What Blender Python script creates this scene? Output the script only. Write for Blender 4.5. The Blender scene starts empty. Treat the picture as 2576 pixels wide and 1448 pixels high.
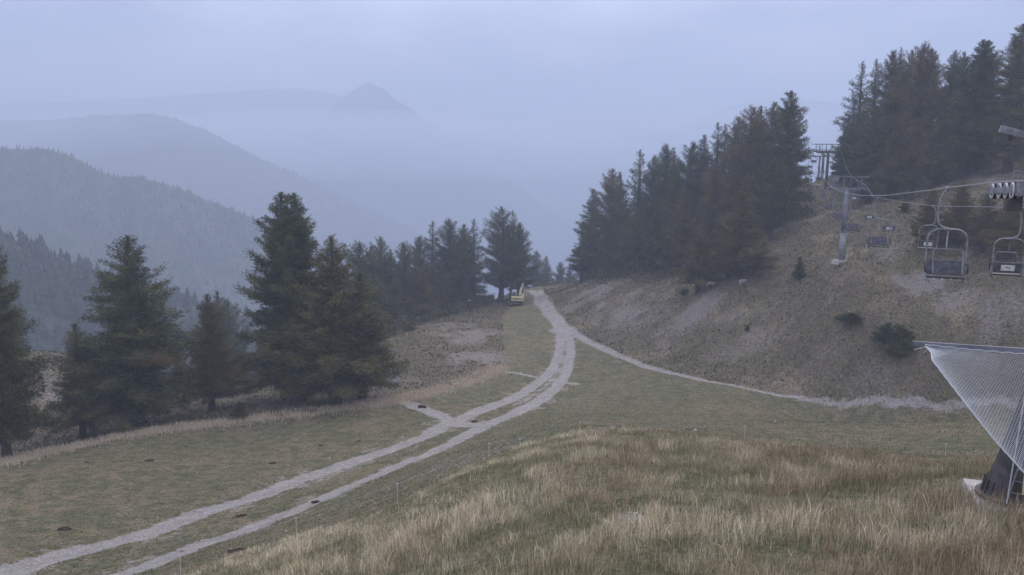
import bpy, math, random
import numpy as np
from mathutils import Matrix, Vector

random.seed(4)
RS = np.random.RandomState(11)
scene = bpy.context.scene
COL = scene.collection

# ------------------------------------------------------------------ camera, sky, light, exposure
F, CX, CY = 2022.0, 1288.0, 724.0          # focal length and centre for a 2576 x 1448 frame
PITCH, ROLL = math.radians(9.1), math.radians(0.76)
cam_data = bpy.data.cameras.new("camera")
cam_data.sensor_width = 36.0
cam_data.lens = 36.0 * F / 2576.0
cam_data.clip_start = 0.1
cam_data.clip_end = 12000
cam = bpy.data.objects.new("camera", cam_data)
COL.objects.link(cam)
CAM_M = Matrix.Rotation(math.pi / 2 - PITCH, 4, 'X') @ Matrix.Rotation(ROLL, 4, 'Z')
cam.matrix_world = CAM_M
scene.camera = cam

SUN_EL, SUN_AZ = math.radians(38), math.radians(35)     # above, a little to the right of the view
world = bpy.data.worlds.new("World")
scene.world = world
world.use_nodes = True
wn, wl = world.node_tree.nodes, world.node_tree.links
wn.clear()
w_out = wn.new("ShaderNodeOutputWorld")
w_bg = wn.new("ShaderNodeBackground")
w_sky = wn.new("ShaderNodeTexSky")
w_sky.sky_type = 'NISHITA'
w_sky.sun_disc = False
w_sky.sun_elevation = SUN_EL
w_sky.sun_rotation = SUN_AZ
w_sky.altitude = 1800
w_sky.air_density = 1.0
w_sky.dust_density = 3.0
w_bg.inputs['Strength'].default_value = 0.10
# closed cloud deck: a soft, uneven lavender-grey layer over the clear sky
w_tc = wn.new("ShaderNodeTexCoord")
w_map = wn.new("ShaderNodeMapping")
w_map.inputs['Scale'].default_value = (1.6, 1.6, 5.0)
w_noise = wn.new("ShaderNodeTexNoise")
w_noise.inputs['Scale'].default_value = 1.7
w_noise.inputs['Detail'].default_value = 5
w_noise.inputs['Roughness'].default_value = 0.5
w_ramp = wn.new("ShaderNodeValToRGB")
w_ramp.color_ramp.elements[0].position = 0.36
w_ramp.color_ramp.elements[0].color = (3.2, 3.7, 5.7, 1)
w_ramp.color_ramp.elements[1].position = 0.62
w_ramp.color_ramp.elements[1].color = (7.8, 8.1, 10.5, 1)
w_mix = wn.new("ShaderNodeMix")
w_mix.data_type = 'RGBA'
w_mix.inputs[0].default_value = 0.88
wl.new(w_tc.outputs['Generated'], w_map.inputs['Vector'])
wl.new(w_map.outputs['Vector'], w_noise.inputs['Vector'])
wl.new(w_noise.outputs['Fac'], w_ramp.inputs['Fac'])
wl.new(w_sky.outputs['Color'], w_mix.inputs[6])
wl.new(w_ramp.outputs['Color'], w_mix.inputs[7])
# an overcast sky is brighter overhead than at the horizon
w_sep = wn.new("ShaderNodeSeparateXYZ")
w_mr = wn.new("ShaderNodeMapRange")
w_mr.inputs['From Min'].default_value = 0.0
w_mr.inputs['From Max'].default_value = 0.45
w_mr.inputs['To Min'].default_value = 0.58
w_mr.inputs['To Max'].default_value = 2.1
w_mul = wn.new("ShaderNodeVectorMath")
w_mul.operation = 'SCALE'
wl.new(w_tc.outputs['Generated'], w_sep.inputs[0])
wl.new(w_sep.outputs['Z'], w_mr.inputs['Value'])
w_zen = wn.new("ShaderNodeMix")
w_zen.data_type = 'RGBA'
w_zen.blend_type = 'MULTIPLY'
w_zen.inputs[7].default_value = (1.10, 1.0, 0.86, 1)
w_zr = wn.new("ShaderNodeMapRange")
w_zr.inputs['From Min'].default_value = 0.15
w_zr.inputs['From Max'].default_value = 0.6
wl.new(w_sep.outputs['Z'], w_zr.inputs['Value'])
wl.new(w_zr.outputs['Result'], w_zen.inputs[0])
wl.new(w_mix.outputs[2], w_zen.inputs[6])
wl.new(w_zen.outputs[2], w_mul.inputs[0])
wl.new(w_mr.outputs['Result'], w_mul.inputs['Scale'])
wl.new(w_mul.outputs['Vector'], w_bg.inputs['Color'])
wl.new(w_bg.outputs['Background'], w_out.inputs['Surface'])

sun_data = bpy.data.lights.new("sun", 'SUN')
sun_data.energy = 1.3
sun_data.angle = math.radians(30)
sun_data.color = (1.0, 0.90, 0.78)
sun = bpy.data.objects.new("sun", sun_data)
COL.objects.link(sun)
sdir = Vector((math.sin(SUN_AZ) * math.cos(SUN_EL), math.cos(SUN_AZ) * math.cos(SUN_EL), math.sin(SUN_EL)))
sun.rotation_euler = sdir.to_track_quat('Z', 'Y').to_euler()

scene.view_settings.view_transform = 'Standard'
scene.view_settings.look = 'None'
scene.view_settings.use_curve_mapping = False
scene.view_settings.gamma = 1.0
scene.view_settings.exposure = 0.28
scene.render.engine = 'CYCLES'
scene.cycles.use_denoising = True
scene.cycles.max_bounces = 8
scene.cycles.diffuse_bounces = 2
scene.cycles.transparent_max_bounces = 8
scene.cycles.volume_bounces = 3
scene.cycles.caustics_reflective = False
scene.cycles.caustics_refractive = False

HAZE_DENSITY = 0.00105


# ------------------------------------------------------------------ helpers
def P(px, py, d):
    """world point seen at photo position px, py (2576-wide frame) at axis depth d"""
    return CAM_M @ Vector(((px - CX) / F * d, -(py - CY) / F * d, -d))


def vnoise(x, y, seed=0):
    """smooth value noise in -1..1"""
    xi = np.floor(x).astype(np.int64)
    yi = np.floor(y).astype(np.int64)
    fx, fy = x - xi, y - yi
    fx = fx * fx * fx * (fx * (fx * 6 - 15) + 10)
    fy = fy * fy * fy * (fy * (fy * 6 - 15) + 10)

    def h(a, b):
        n = (a * 374761393 + b * 668265263 + seed * 982451653) & 0x7fffffff
        n = ((n ^ (n >> 13)) * 1274126177) & 0x7fffffff
        return ((n ^ (n >> 16)) & 0xffff) / 32767.5 - 1.0
    a, b, c, e = h(xi, yi), h(xi + 1, yi), h(xi, yi + 1), h(xi + 1, yi + 1)
    return (a * (1 - fx) + b * fx) * (1 - fy) + (c * (1 - fx) + e * fx) * fy


def fbm(x, y, seed=0, octs=4, gain=0.5):
    s, a, t = 0.0, 1.0, 0.0
    for k in range(octs):
        s = s + a * vnoise(x * 2 ** k + 17.3 * k, y * 2 ** k - 9.1 * k, seed + k)
        t += a
        a *= gain
    return s / t


def sstep(a, b, x):
    t = np.clip((x - a) / (b - a), 0, 1)
    return t * t * (3 - 2 * t)


def mesh_np(name, verts, faces, nper, mats=(), smooth=False, color=None, mat_idx=None):
    """mesh from numpy arrays, all faces with nper corners"""
    me = bpy.data.meshes.new(name)
    verts = np.asarray(verts, dtype=np.float32)
    faces = np.asarray(faces, dtype=np.int32)
    nf = len(faces)
    me.vertices.add(len(verts))
    me.vertices.foreach_set("co", verts.ravel())
    me.loops.add(nf * nper)
    me.loops.foreach_set("vertex_index", faces.ravel())
    me.polygons.add(nf)
    me.polygons.foreach_set("loop_start", np.arange(0, nf * nper, nper, dtype=np.int32))
    me.polygons.foreach_set("loop_total", np.full(nf, nper, dtype=np.int32))
    if smooth:
        me.polygons.foreach_set("use_smooth", np.ones(nf, dtype=bool))
    for m in mats:
        me.materials.append(m)
    if mat_idx is not None:
        me.polygons.foreach_set("material_index", np.asarray(mat_idx, dtype=np.int32))
    if color is not None:
        at = me.color_attributes.new("mask", 'FLOAT_COLOR', 'POINT')
        at.data.foreach_set("color", np.asarray(color, dtype=np.float32).ravel())
    me.update(calc_edges=True)
    return me


class MB:
    """collects simple shapes into one mesh"""
    def __init__(self):
        self.v, self.f = [], []

    def add(self, vs, fs):
        n = len(self.v)
        self.v += [tuple(v) for v in vs]
        self.f += [tuple(i + n for i in f) for f in fs]

    def box(self, c, s, R=None, taper=1.0):
        hx, hy, hz = s[0] / 2, s[1] / 2, s[2] / 2
        vs = []
        for z in (-1, 1):
            t = taper if z > 0 else 1.0
            for x, y in ((-1, -1), (1, -1), (1, 1), (-1, 1)):
                v = Vector((x * hx * t, y * hy * t, z * hz))
                if R is not None:
                    v = R @ v
                vs.append(v + Vector(c))
        self.add(vs, [(3, 2, 1, 0), (4, 5, 6, 7), (0, 1, 5, 4), (1, 2, 6, 5), (2, 3, 7, 6), (3, 0, 4, 7)])
        return self

    def bar(self, a, b, w, h=None, up=(0, 0, 1)):
        a, b = Vector(a), Vector(b)
        h = h or w
        d = (b - a)
        L = d.length
        d.normalize()
        u = Vector(up)
        s = d.cross(u)
        if s.length < 1e-3:
            s = d.cross(Vector((1, 0, 0)))
        s.normalize()
        u = s.cross(d)
        R = Matrix((s, d, u)).transposed()
        return self.box((a + b) / 2, (w, L, h), R)

    def tube(self, pts, r, n=8, caps=True):
        pts = [Vector(p) for p in pts]
        rs = r if isinstance(r, (list, tuple)) else [r] * len(pts)
        vs, fs = [], []
        prev = None
        for i, p in enumerate(pts):
            d = (pts[min(i + 1, len(pts) - 1)] - pts[max(i - 1, 0)]).normalized()
            if prev is None:
                a = d.cross(Vector((0, 0, 1)))
                if a.length < 1e-2:
                    a = d.cross(Vector((0, 1, 0)))
            else:
                a = prev - d * prev.dot(d)
            a.normalize()
            prev = a
            b = d.cross(a)
            for k in range(n):
                t = 2 * math.pi * k / n
                vs.append(p + (a * math.cos(t) + b * math.sin(t)) * rs[i])
        for i in range(len(pts) - 1):
            for k in range(n):
                k2 = (k + 1) % n
                fs.append((i * n + k, i * n + k2, (i + 1) * n + k2, (i + 1) * n + k))
        if caps:
            fs.append(tuple(range(n))[::-1])
            fs.append(tuple((len(pts) - 1) * n + k for k in range(n)))
        self.add(vs, fs)
        return self

    def build(self, name, mat, parent=None, smooth=False, bevel=0.0):
        me = bpy.data.meshes.new(name)
        me.from_pydata(self.v, [], self.f)
        me.materials.append(mat)
        if smooth:
            me.polygons.foreach_set("use_smooth", [True] * len(me.polygons))
        me.update()
        o = bpy.data.objects.new(name, me)
        COL.objects.link(o)
        if parent is not None:
            o.parent = parent
        if bevel:
            m = o.modifiers.new("bevel", 'BEVEL')
            m.width = bevel
            m.segments = 2
        return o


def link(name, me, parent=None):
    o = bpy.data.objects.new(name, me)
    COL.objects.link(o)
    if parent is not None:
        o.parent = parent
    return o


def tag(o, label=None, cat=None, group=None, kind=None):
    if label:
        o['label'] = label
    if cat:
        o['category'] = cat
    if group:
        o['group'] = group
    if kind:
        o['kind'] = kind
    return o


def thing(name, loc, label, cat, group=None, rz=0.0):
    o = bpy.data.objects.new(name, None)
    o.empty_display_size = 0.3
    COL.objects.link(o)
    o.location = loc
    o.rotation_euler = (0, 0, rz)
    return tag(o, label, cat, group)


def copy_thing(root, loc, label, rz=None, scale=None, group=None):
    r = root.copy()
    COL.objects.link(r)
    r.location = loc
    if rz is not None:
        r.rotation_euler = (0, 0, rz)
    if scale is not None:
        r.scale = scale
    r['label'] = label
    if group:
        r['group'] = group
    for ch in root.children:
        c = ch.copy()
        COL.objects.link(c)
        c.parent = r
        for g in ch.children:
            e = g.copy()
            COL.objects.link(e)
            e.parent = c
    return r


def bezier(pts, n=6):
    """Catmull-Rom through points"""
    pts = [Vector(p) for p in pts]
    out = []
    for i in range(len(pts) - 1):
        p0, p1, p2, p3 = pts[max(i - 1, 0)], pts[i], pts[i + 1], pts[min(i + 2, len(pts) - 1)]
        for k in range(n):
            t = k / n
            out.append(0.5 * ((2 * p1) + (p2 - p0) * t + (2 * p0 - 5 * p1 + 4 * p2 - p3) * t * t
                              + (3 * p1 - p0 - 3 * p2 + p3) * t ** 3))
    out.append(pts[-1])
    return out


# ------------------------------------------------------------------ materials
def new_mat(name):
    m = bpy.data.materials.new(name)
    m.use_nodes = True
    n = m.node_tree.nodes
    b = n['Principled BSDF']
    return m, n, m.node_tree.links, b


def noisy(name, c1, c2, scale=8.0, rough=0.8, metal=0.0, bump=0.0, detail=4, lo=0.35, hi=0.65, stretch=None):
    m, n, l, b = new_mat(name)
    tc = n.new("ShaderNodeTexCoord")
    nz = n.new("ShaderNodeTexNoise")
    nz.inputs['Scale'].default_value = scale
    nz.inputs['Detail'].default_value = detail
    rp = n.new("ShaderNodeValToRGB")
    rp.color_ramp.elements[0].position = lo
    rp.color_ramp.elements[0].color = (*c1, 1)
    rp.color_ramp.elements[1].position = hi
    rp.color_ramp.elements[1].color = (*c2, 1)
    src = tc.outputs['Object']
    if stretch:
        mp = n.new("ShaderNodeMapping")
        mp.inputs['Scale'].default_value = stretch
        l.new(src, mp.inputs['Vector'])
        src = mp.outputs['Vector']
    l.new(src, nz.inputs['Vector'])
    l.new(nz.outputs['Fac'], rp.inputs['Fac'])
    l.new(rp.outputs['Color'], b.inputs['Base Color'])
    b.inputs['Roughness'].default_value = rough
    b.inputs['Metallic'].default_value = metal
    if 'Specular IOR Level' in b.inputs:
        b.inputs['Specular IOR Level'].default_value = 0.3
    if bump:
        bp = n.new("ShaderNodeBump")
        bp.inputs['Strength'].default_value = bump
        bp.inputs['Distance'].default_value = 0.05
        l.new(nz.outputs['Fac'], bp.inputs['Height'])
        l.new(bp.outputs['Normal'], b.inputs['Normal'])
    return m


def foliage_mat(name, dark, light, tint):
    """needles: world-space clumps plus a shade of its own for each tree"""
    m, n, l, b = new_mat(name)
    geo = n.new("ShaderNodeNewGeometry")
    nz = n.new("ShaderNodeTexNoise")
    nz.inputs['Scale'].default_value = 0.55
    nz.inputs['Detail'].default_value = 3
    l.new(geo.outputs['Position'], nz.inputs['Vector'])
    oi = n.new("ShaderNodeObjectInfo")
    rp = n.new("ShaderNodeValToRGB")
    rp.color_ramp.elements[0].position = 0.40
    rp.color_ramp.elements[0].color = (*dark, 1)
    rp.color_ramp.elements[1].position = 0.60
    rp.color_ramp.elements[1].color = (*light, 1)
    l.new(nz.outputs['Fac'], rp.inputs['Fac'])
    mx = n.new("ShaderNodeMix")
    mx.data_type = 'RGBA'
    mm = n.new("ShaderNodeMath")
    mm.operation = 'MULTIPLY'
    mm.inputs[1].default_value = 0.55
    l.new(oi.outputs['Random'], mm.inputs[0])
    l.new(mm.outputs[0], mx.inputs[0])
    l.new(rp.outputs['Color'], mx.inputs[6])
    mx.inputs[7].default_value = (*tint, 1)
    l.new(mx.outputs[2], b.inputs['Base Color'])
    b.inputs['Roughness'].default_value = 0.75
    b.inputs['Specular IOR Level'].default_value = 0.15
    return m


M_BARK = noisy("bark", (0.035, 0.025, 0.022), (0.085, 0.062, 0.052), 6, 0.95, bump=0.6, stretch=(3, 3, 0.5))
M_NEEDLE = foliage_mat("needles_dark", (0.034, 0.046, 0.018), (0.105, 0.120, 0.042), (0.112, 0.100, 0.040))
M_LARCH = foliage_mat("needles_olive", (0.052, 0.058, 0.020), (0.150, 0.135, 0.045), (0.19, 0.125, 0.050))
M_RUST = foliage_mat("needles_rust", (0.075, 0.052, 0.026), (0.15, 0.10, 0.045), (0.11, 0.075, 0.035))
M_FAR = foliage_mat("needles_far", (0.018, 0.026, 0.016), (0.045, 0.055, 0.034), (0.035, 0.045, 0.03))
M_GALV = noisy("galvanised_steel", (0.16, 0.17, 0.18), (0.30, 0.31, 0.32), 5, 0.55, 0.35, detail=6)
M_STEEL_DARK = noisy("weathered_steel", (0.055, 0.05, 0.05), (0.11, 0.10, 0.10), 4, 0.7, 0.3, detail=6)
M_PYLON_BLUE = noisy("grey_blue_steel", (0.12, 0.13, 0.16), (0.20, 0.21, 0.24), 2, 0.6, 0.2, detail=6, stretch=(1, 1, .4))
M_SEAT = noisy("dark_seat_plastic", (0.028, 0.028, 0.036), (0.06, 0.058, 0.072), 9, 0.55)
M_BACK = noisy("slate_grey_plastic", (0.07, 0.07, 0.085), (0.12, 0.12, 0.14), 7, 0.6)
M_WHITE = noisy("white_panel", (0.5, 0.5, 0.5), (0.72, 0.72, 0.72), 6, 0.6)
M_SMUDGE = noisy("grey_print", (0.12, 0.12, 0.14), (0.28, 0.26, 0.28), 20, 0.7)
M_ROPE = noisy("steel_rope", (0.25, 0.26, 0.28), (0.42, 0.43, 0.45), 60, 0.5, 0.4)
M_CORD = noisy("white_net_cord", (0.44, 0.47, 0.49), (0.60, 0.63, 0.64), 30, 0.8)
M_CONC = noisy("concrete", (0.28, 0.27, 0.25), (0.48, 0.46, 0.43), 3, 0.9, bump=0.4, detail=8)
M_RUBBER = noisy("black_rubber", (0.02, 0.02, 0.022), (0.05, 0.045, 0.045), 10, 0.8)
M_YELLOW = noisy("yellow_paint", (0.46, 0.41, 0.20), (0.62, 0.57, 0.33), 1.5, 0.6, detail=7)
M_CABGREY = noisy("pale_cab_paint", (0.38, 0.40, 0.44), (0.52, 0.54, 0.58), 3, 0.5)
M_GLASS = noisy("dull_glass", (0.05, 0.07, 0.10), (0.10, 0.13, 0.17), 2, 0.2)
M_DARKMETAL = noisy("dark_undercarriage", (0.02, 0.018, 0.018), (0.055, 0.045, 0.04), 6, 0.8)
M_HIDE = noisy("pale_hide", (0.26, 0.25, 0.24), (0.42, 0.41, 0.40), 3, 0.9)
M_STONE = noisy("pale_limestone", (0.22, 0.21, 0.20), (0.48, 0.46, 0.44), 1.2, 0.9)
M_SOIL = noisy("dark_soil", (0.030, 0.018, 0.013), (0.075, 0.045, 0.032), 12, 1.0, bump=0.8)
M_POST = noisy("white_plastic_post", (0.5, 0.52, 0.53), (0.62, 0.64, 0.65), 10, 0.5)
M_BOULDER = noisy("mossy_boulder", (0.05, 0.05, 0.035), (0.20, 0.19, 0.19), 1.4, 0.95, bump=0.8, detail=8)
M_ROOF = noisy("sheet_roof", (0.16, 0.18, 0.19), (0.26, 0.28, 0.29), 2, 0.6)
M_PLANK = noisy("grey_planks", (0.08, 0.065, 0.05), (0.15, 0.12, 0.10), 3, 0.9, stretch=(1, 1, 6))

# ------------------------------------------------------------------ terrain height field
CTRL = [
    # foreground shelf with tall grass
    (0, 1448, 38), (0, 1300, 48), (0, 1160, 62), (300, 1448, 37), (300, 1300, 49), (300, 1110, 68),
    (455, 1430, 33), (600, 1448, 29), (600, 1340, 45), (600, 1240, 55), (600, 1130, 67), (600, 1055, 77),
    (746, 1350, 35.5), (800, 1448, 26), (800, 1290, 45), (800, 1215, 57), (800, 1120, 68), (800, 1035, 80),
    (1000, 1448, 22), (1000, 1350, 28), (1000, 1270, 35), (1000, 1222, 46), (1000, 1180, 58), (1000, 1100, 69),
    (1000, 1012, 83), (1200, 1448, 19), (1200, 1300, 27), (1200, 1190, 35), (1200, 1120, 50), (1200, 1060, 76),
    (1200, 1000, 88), (1288, 1448, 17.5), (1500, 1448, 16.5), (1500, 1300, 24), (1500, 1160, 33), (1450, 1075, 46),
    (1480, 1052, 66), (1450, 1020, 85), (1450, 960, 100), (1873, 1448, 16.5), (1873, 1300, 23), (1873, 1180, 33),
    (1873, 1095, 48), (1873, 1055, 63), (1873, 1010, 79), (1873, 978, 90), (2245, 1448, 16), (2245, 1300, 21.5),
    (2245, 1200, 31), (2245, 1128, 43), (2245, 1070, 62), (2245, 1020, 82), (2530, 1262, 21.5), (2430, 1205, 25),
    (2530, 1448, 16), (2560, 1130, 40), (2560, 1070, 60), (2600, 1036, 78), (2430, 1030, 80), (2800, 1448, 16),
    (2800, 1200, 24), (2800, 1100, 42), (2800, 1036, 74),
    # piste and track beyond
    (1250, 930, 106), (1350, 905, 112), (1420, 860, 122), (1300, 820, 134), (1330, 790, 146), (1400, 790, 147),
    (1300, 766, 160), (1370, 745, 169), (1380, 730, 180), (1440, 838, 128), (1560, 905, 110), (1700, 945, 98),
    (1290, 735, 181), (1330, 726, 188),
    # gravel bank and gully left of the piste
    (1250, 860, 122), (1240, 800, 143), (1150, 810, 139), (1100, 900, 113), (1000, 832, 133), (1000, 930, 104),
    (950, 965, 96), (1060, 812, 143), (1150, 785, 155), (1240, 762, 168),
    # left edge and the drop
    (110, 1120, 71), (110, 1040, 88), (110, 960, 110), (400, 1080, 72), (400, 960, 100), (-200, 1180, 60),
    (-200, 1448, 37), (-200, 1050, 85), (700, 950, 100), (850, 900, 115), (-500, 1300, 48), (-500, 1100, 72),
    # right hillside
    (1500, 760, 140), (1500, 696, 160), (1580, 690, 150), (1600, 800, 128), (1600, 720, 140), (1700, 860, 113),
    (1700, 760, 125), (1700, 685, 140), (1850, 930, 97), (1850, 850, 105), (1790, 727, 116), (1850, 715, 114),
    (1850, 640, 128), (1900, 590, 138), (1990, 560, 125), (1990, 640, 116), (2000, 920, 93), (2000, 800, 100),
    (2000, 720, 108), (2100, 670, 98), (2105, 760, 93), (2150, 880, 88), (2150, 1000, 86), (2060, 530, 135),
    (2076, 490, 149), (2000, 476, 160), (2050, 456, 166), (2100, 441, 168), (2170, 440, 150), (2170, 520, 122),
    (2250, 480, 132), (2250, 600, 104), (2250, 700, 95), (2250, 800, 88), (2250, 910, 84), (2330, 480, 122),
    (2400, 930, 82), (2400, 830, 85), (2400, 730, 89), (2400, 640, 94), (2400, 560, 101), (2430, 480, 112),
    (2500, 400, 122), (2500, 345, 135), (2560, 300, 142), (2560, 450, 110), (2560, 600, 92), (2560, 750, 82),
    (2560, 860, 79), (2560, 950, 78), (2800, 900, 74), (2800, 600, 85), (2800, 350, 115), (2800, 200, 150),
    (3000, 900, 70), (3000, 500, 85), (3000, 250, 125),
    (1900, 500, 155), (1940, 485, 160), (1800, 600, 150), (1700, 650, 158), (1560, 690, 172), (1450, 708, 186),
    (1400, 716, 190), (2250, 400, 160), (2400, 330, 165),
]
CTRL_XYZ = [  # (azimuth deg, radius, height): behind crests, valley sides, outside the frame
    (-48, 110, -50), (-48, 200, -110), (-35, 200, -105), (-25, 170, -78), (-20, 200, -92), (-12, 200, -72),
    (-6, 210, -60), (-1, 220, -50), (2, 240, -46), (5, 240, -50), (8, 230, -48), (12, 220, -36), (16, 210, -24),
    (20, 210, -16), (23, 215, -13), (28, 230, -4), (34, 230, 2), (40, 230, 6), (46, 230, 8), (-30, 130, -50),
    (-22, 130, -48),
]
for az, z14, z20 in ((-48, -14.0, -17.0), (-40, -13.4, -16.0), (-32, -12.6, -14.8), (-24, -11.6, -13.6), (-16, -10.6, -12.2), (-8, -9.5, -10.9),
                     (36, -7.9, -8.2), (44, -7.9, -8.1)):
    CTRL_XYZ.append((az, 14, z14))
    CTRL_XYZ.append((az, 20, z20))
for az, z13 in ((0, -8.6), (8, -8.2), (16, -8.1), (24, -8.1)):
    CTRL_XYZ.append((az, 13, z13))
for az in range(-48, 49, 12):
    CTRL_XYZ.append((az, 8, -9.0))
for az in range(-48, 49, 8):
    CTRL_XYZ.append((az, 330, -150 if az < 6 else -110))
    CTRL_XYZ.append((az, 520, -270))
    CTRL_XYZ.append((az, 760, -330))


def _to_uv(x, y):
    r = np.sqrt(x * x + y * y)
    return np.arctan2(x, y), np.log(np.maximum(r, 0.5))


_pts = [P(*c) for c in CTRL]
_cx = np.array([p.x for p in _pts] + [r * math.sin(math.radians(a)) for a, r, z in CTRL_XYZ])
_cy = np.array([p.y for p in _pts] + [r * math.cos(math.radians(a)) for a, r, z in CTRL_XYZ])
_cz = np.array([p.z for p in _pts] + [z for a, r, z in CTRL_XYZ])
_cu, _cv = _to_uv(_cx, _cy)
_C = 0.05


def _kern(du, dv):
    return np.sqrt(du * du + dv * dv + _C * _C)


_n = len(_cz)
_A = np.zeros((_n + 3, _n + 3))
_A[:_n, :_n] = _kern(_cu[:, None] - _cu[None], _cv[:, None] - _cv[None])
_A[:_n, :_n] -= np.eye(_n) * 0.003
_A[:_n, _n] = 1
_A[:_n, _n + 1] = _cu
_A[:_n, _n + 2] = _cv
_A[_n:, :_n] = _A[:_n, _n:].T
_W = np.linalg.solve(_A, np.concatenate([_cz, np.zeros(3)]))


def H0(x, y):
    """terrain without the small relief"""
    x = np.atleast_1d(np.asarray(x, dtype=float))
    y = np.atleast_1d(np.asarray(y, dtype=float))
    u, v = _to_uv(x, y)
    lim = math.radians(48)
    uc = np.clip(u, -lim, lim)
    vc = np.clip(v, math.log(8.0), math.log(760.0))
    out = np.empty_like(u)
    for i in range(0, len(u), 40000):
        s = slice(i, i + 40000)
        out[s] = _kern(uc[s, None] - _cu[None], vc[s, None] - _cv[None]) @ _W[:_n] + _W[_n] + _W[_n + 1] * uc[s] + _W[_n + 2] * vc[s]
    r = np.exp(v)
    kn = sstep(2, 9, r)
    out = out * kn + (-9.6) * (1 - kn)
    base = -8.5 - 0.02 * r - 330 * sstep(120, 800, r)
    k = sstep(math.radians(48), math.radians(100), np.abs(u))
    return out * (1 - k) + base * k


def relief(x, y):
    r = np.sqrt(x * x + y * y)
    side = sstep(14, 40, x - 0.10 * y + 0)           # rough hillside lies to the right
    hill = side * sstep(70, 95, r)
    z = 0.10 * fbm(x / 6, y / 6, 3) + 0.035 * fbm(x / 1.3, y / 1.3, 5)
    z = z + hill * (1.3 * fbm(x / 10, y / 10, 7, 4, .55) + 0.5 * fbm(x / 2.4, y / 2.4, 8, 4, .6))
    z = z + sstep(200, 400, r) * 9 * fbm(x / 60, y / 60, 9, 4)
    return z


def H(x, y):
    x = np.atleast_1d(np.asarray(x, dtype=float))
    y = np.atleast_1d(np.asarray(y, dtype=float))
    return H0(x, y) + relief(x, y)


def h1(x, y):
    return float(H(x, y)[0])


def hit(px, py, dmax=260, dmin=8):
    """first point of the ground seen at photo position px, py"""
    d = np.exp(np.linspace(math.log(dmin), math.log(dmax), 700))
    a = P(px, py, 1.0)
    x, y, z = a.x * d, a.y * d, a.z * d
    k = np.where(z <= H0(x, y))[0]
    i = int(k[0]) if len(k) else len(d) - 1
    return Vector((x[i], y[i], h1(x[i], y[i])))


def hits(pts):
    return np.array([hit(*p)[:2] for p in pts])


def dist_poly(x, y, pl, half=None):
    """distance to a polyline; half: widths per node -> returns distance / width"""
    best = np.full(x.shape, 1e9)
    for i in range(len(pl) - 1):
        ax, ay = pl[i]
        bx, by = pl[i + 1]
        dx, dy = bx - ax, by - ay
        t = np.clip(((x - ax) * dx + (y - ay) * dy) / (dx * dx + dy * dy + 1e-9), 0, 1)
        d = np.hypot(x - ax - t * dx, y - ay - t * dy)
        if half is not None:
            d = d / (half[i] * (1 - t) + half[i + 1] * t)
        best = np.minimum(best, d)
    return best


def inside(x, y, poly):
    c = np.zeros(x.shape, dtype=bool)
    j = len(poly) - 1
    for i in range(len(poly)):
        xi, yi = poly[i]
        xj, yj = poly[j]
        c ^= ((yi > y) != (yj > y)) & (x < (xj - xi) * (y - yi) / (yj - yi + 1e-12) + xi)
        j = i
    return c


RUT_L = hits([(-60, 1468), (42, 1431), (167, 1393), (354, 1348), (500, 1293), (625, 1258), (750, 1210), (875, 1168),
              (1000, 1127), (1073, 1098), (1122, 1068), (1206, 1034), (1289, 1004), (1345, 971), (1386, 935),
              (1404, 899), (1409, 860), (1407, 835), (1392, 807), (1367, 779), (1350, 760), (1350, 744), (1335, 732)])
RUT_R = hits([(200, 1485), (292, 1450), (375, 1423), (542, 1360), (667, 1314), (792, 1264), (917, 1210), (1000, 1173),
              (1073, 1144), (1150, 1110), (1233, 1066), (1303, 1038), (1359, 1007), (1400, 976), (1425, 940),
              (1435, 899), (1434, 860), (1427, 832), (1409, 804), (1386, 776), (1374, 760), (1368, 745), (1360, 733)])
BASE_LINE = hits([(1428, 828), (1450, 842), (1480, 862), (1530, 885), (1600, 912), (1680, 938), (1780, 960), (1880, 980),
                  (1990, 998), (2100, 1012), (2250, 1020), (2430, 1031), (2620, 1040)])
BASE_W = [1.3, 1.0, 1.0, 1.0, .85, .65, .55, .5, .5, .45, .5, .4, .3]
DRAIN1 = hits([(1018, 1012), (1060, 1026), (1100, 1043), (1145, 1062), (1200, 1070)])
DRAIN2 = hits([(1250, 935), (1300, 942), (1350, 951), (1400, 961), (1452, 968)])
DRY_EDGE = hits([(-60, 1180), (0, 1165), (170, 1128), (400, 1085), (640, 1055), (850, 1033), (1010, 1005), (1100, 985),
                 (1200, 955), (1260, 925), (1270, 860), (1262, 800)])
FENCE_PX = [(300, 1475), (455, 1448), (746, 1350), (1000, 1270), (1230, 1150), (1458, 1088), (1873, 1100), (2130, 1128),
            (2377, 1150), (2560, 1160), (2800, 1160)]
FENCE = hits(FENCE_PX)
MEADOW = [tuple(p) for p in FENCE] + [(60, 30), (60, -10), (-40, -10), (-24, 22)]
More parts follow.
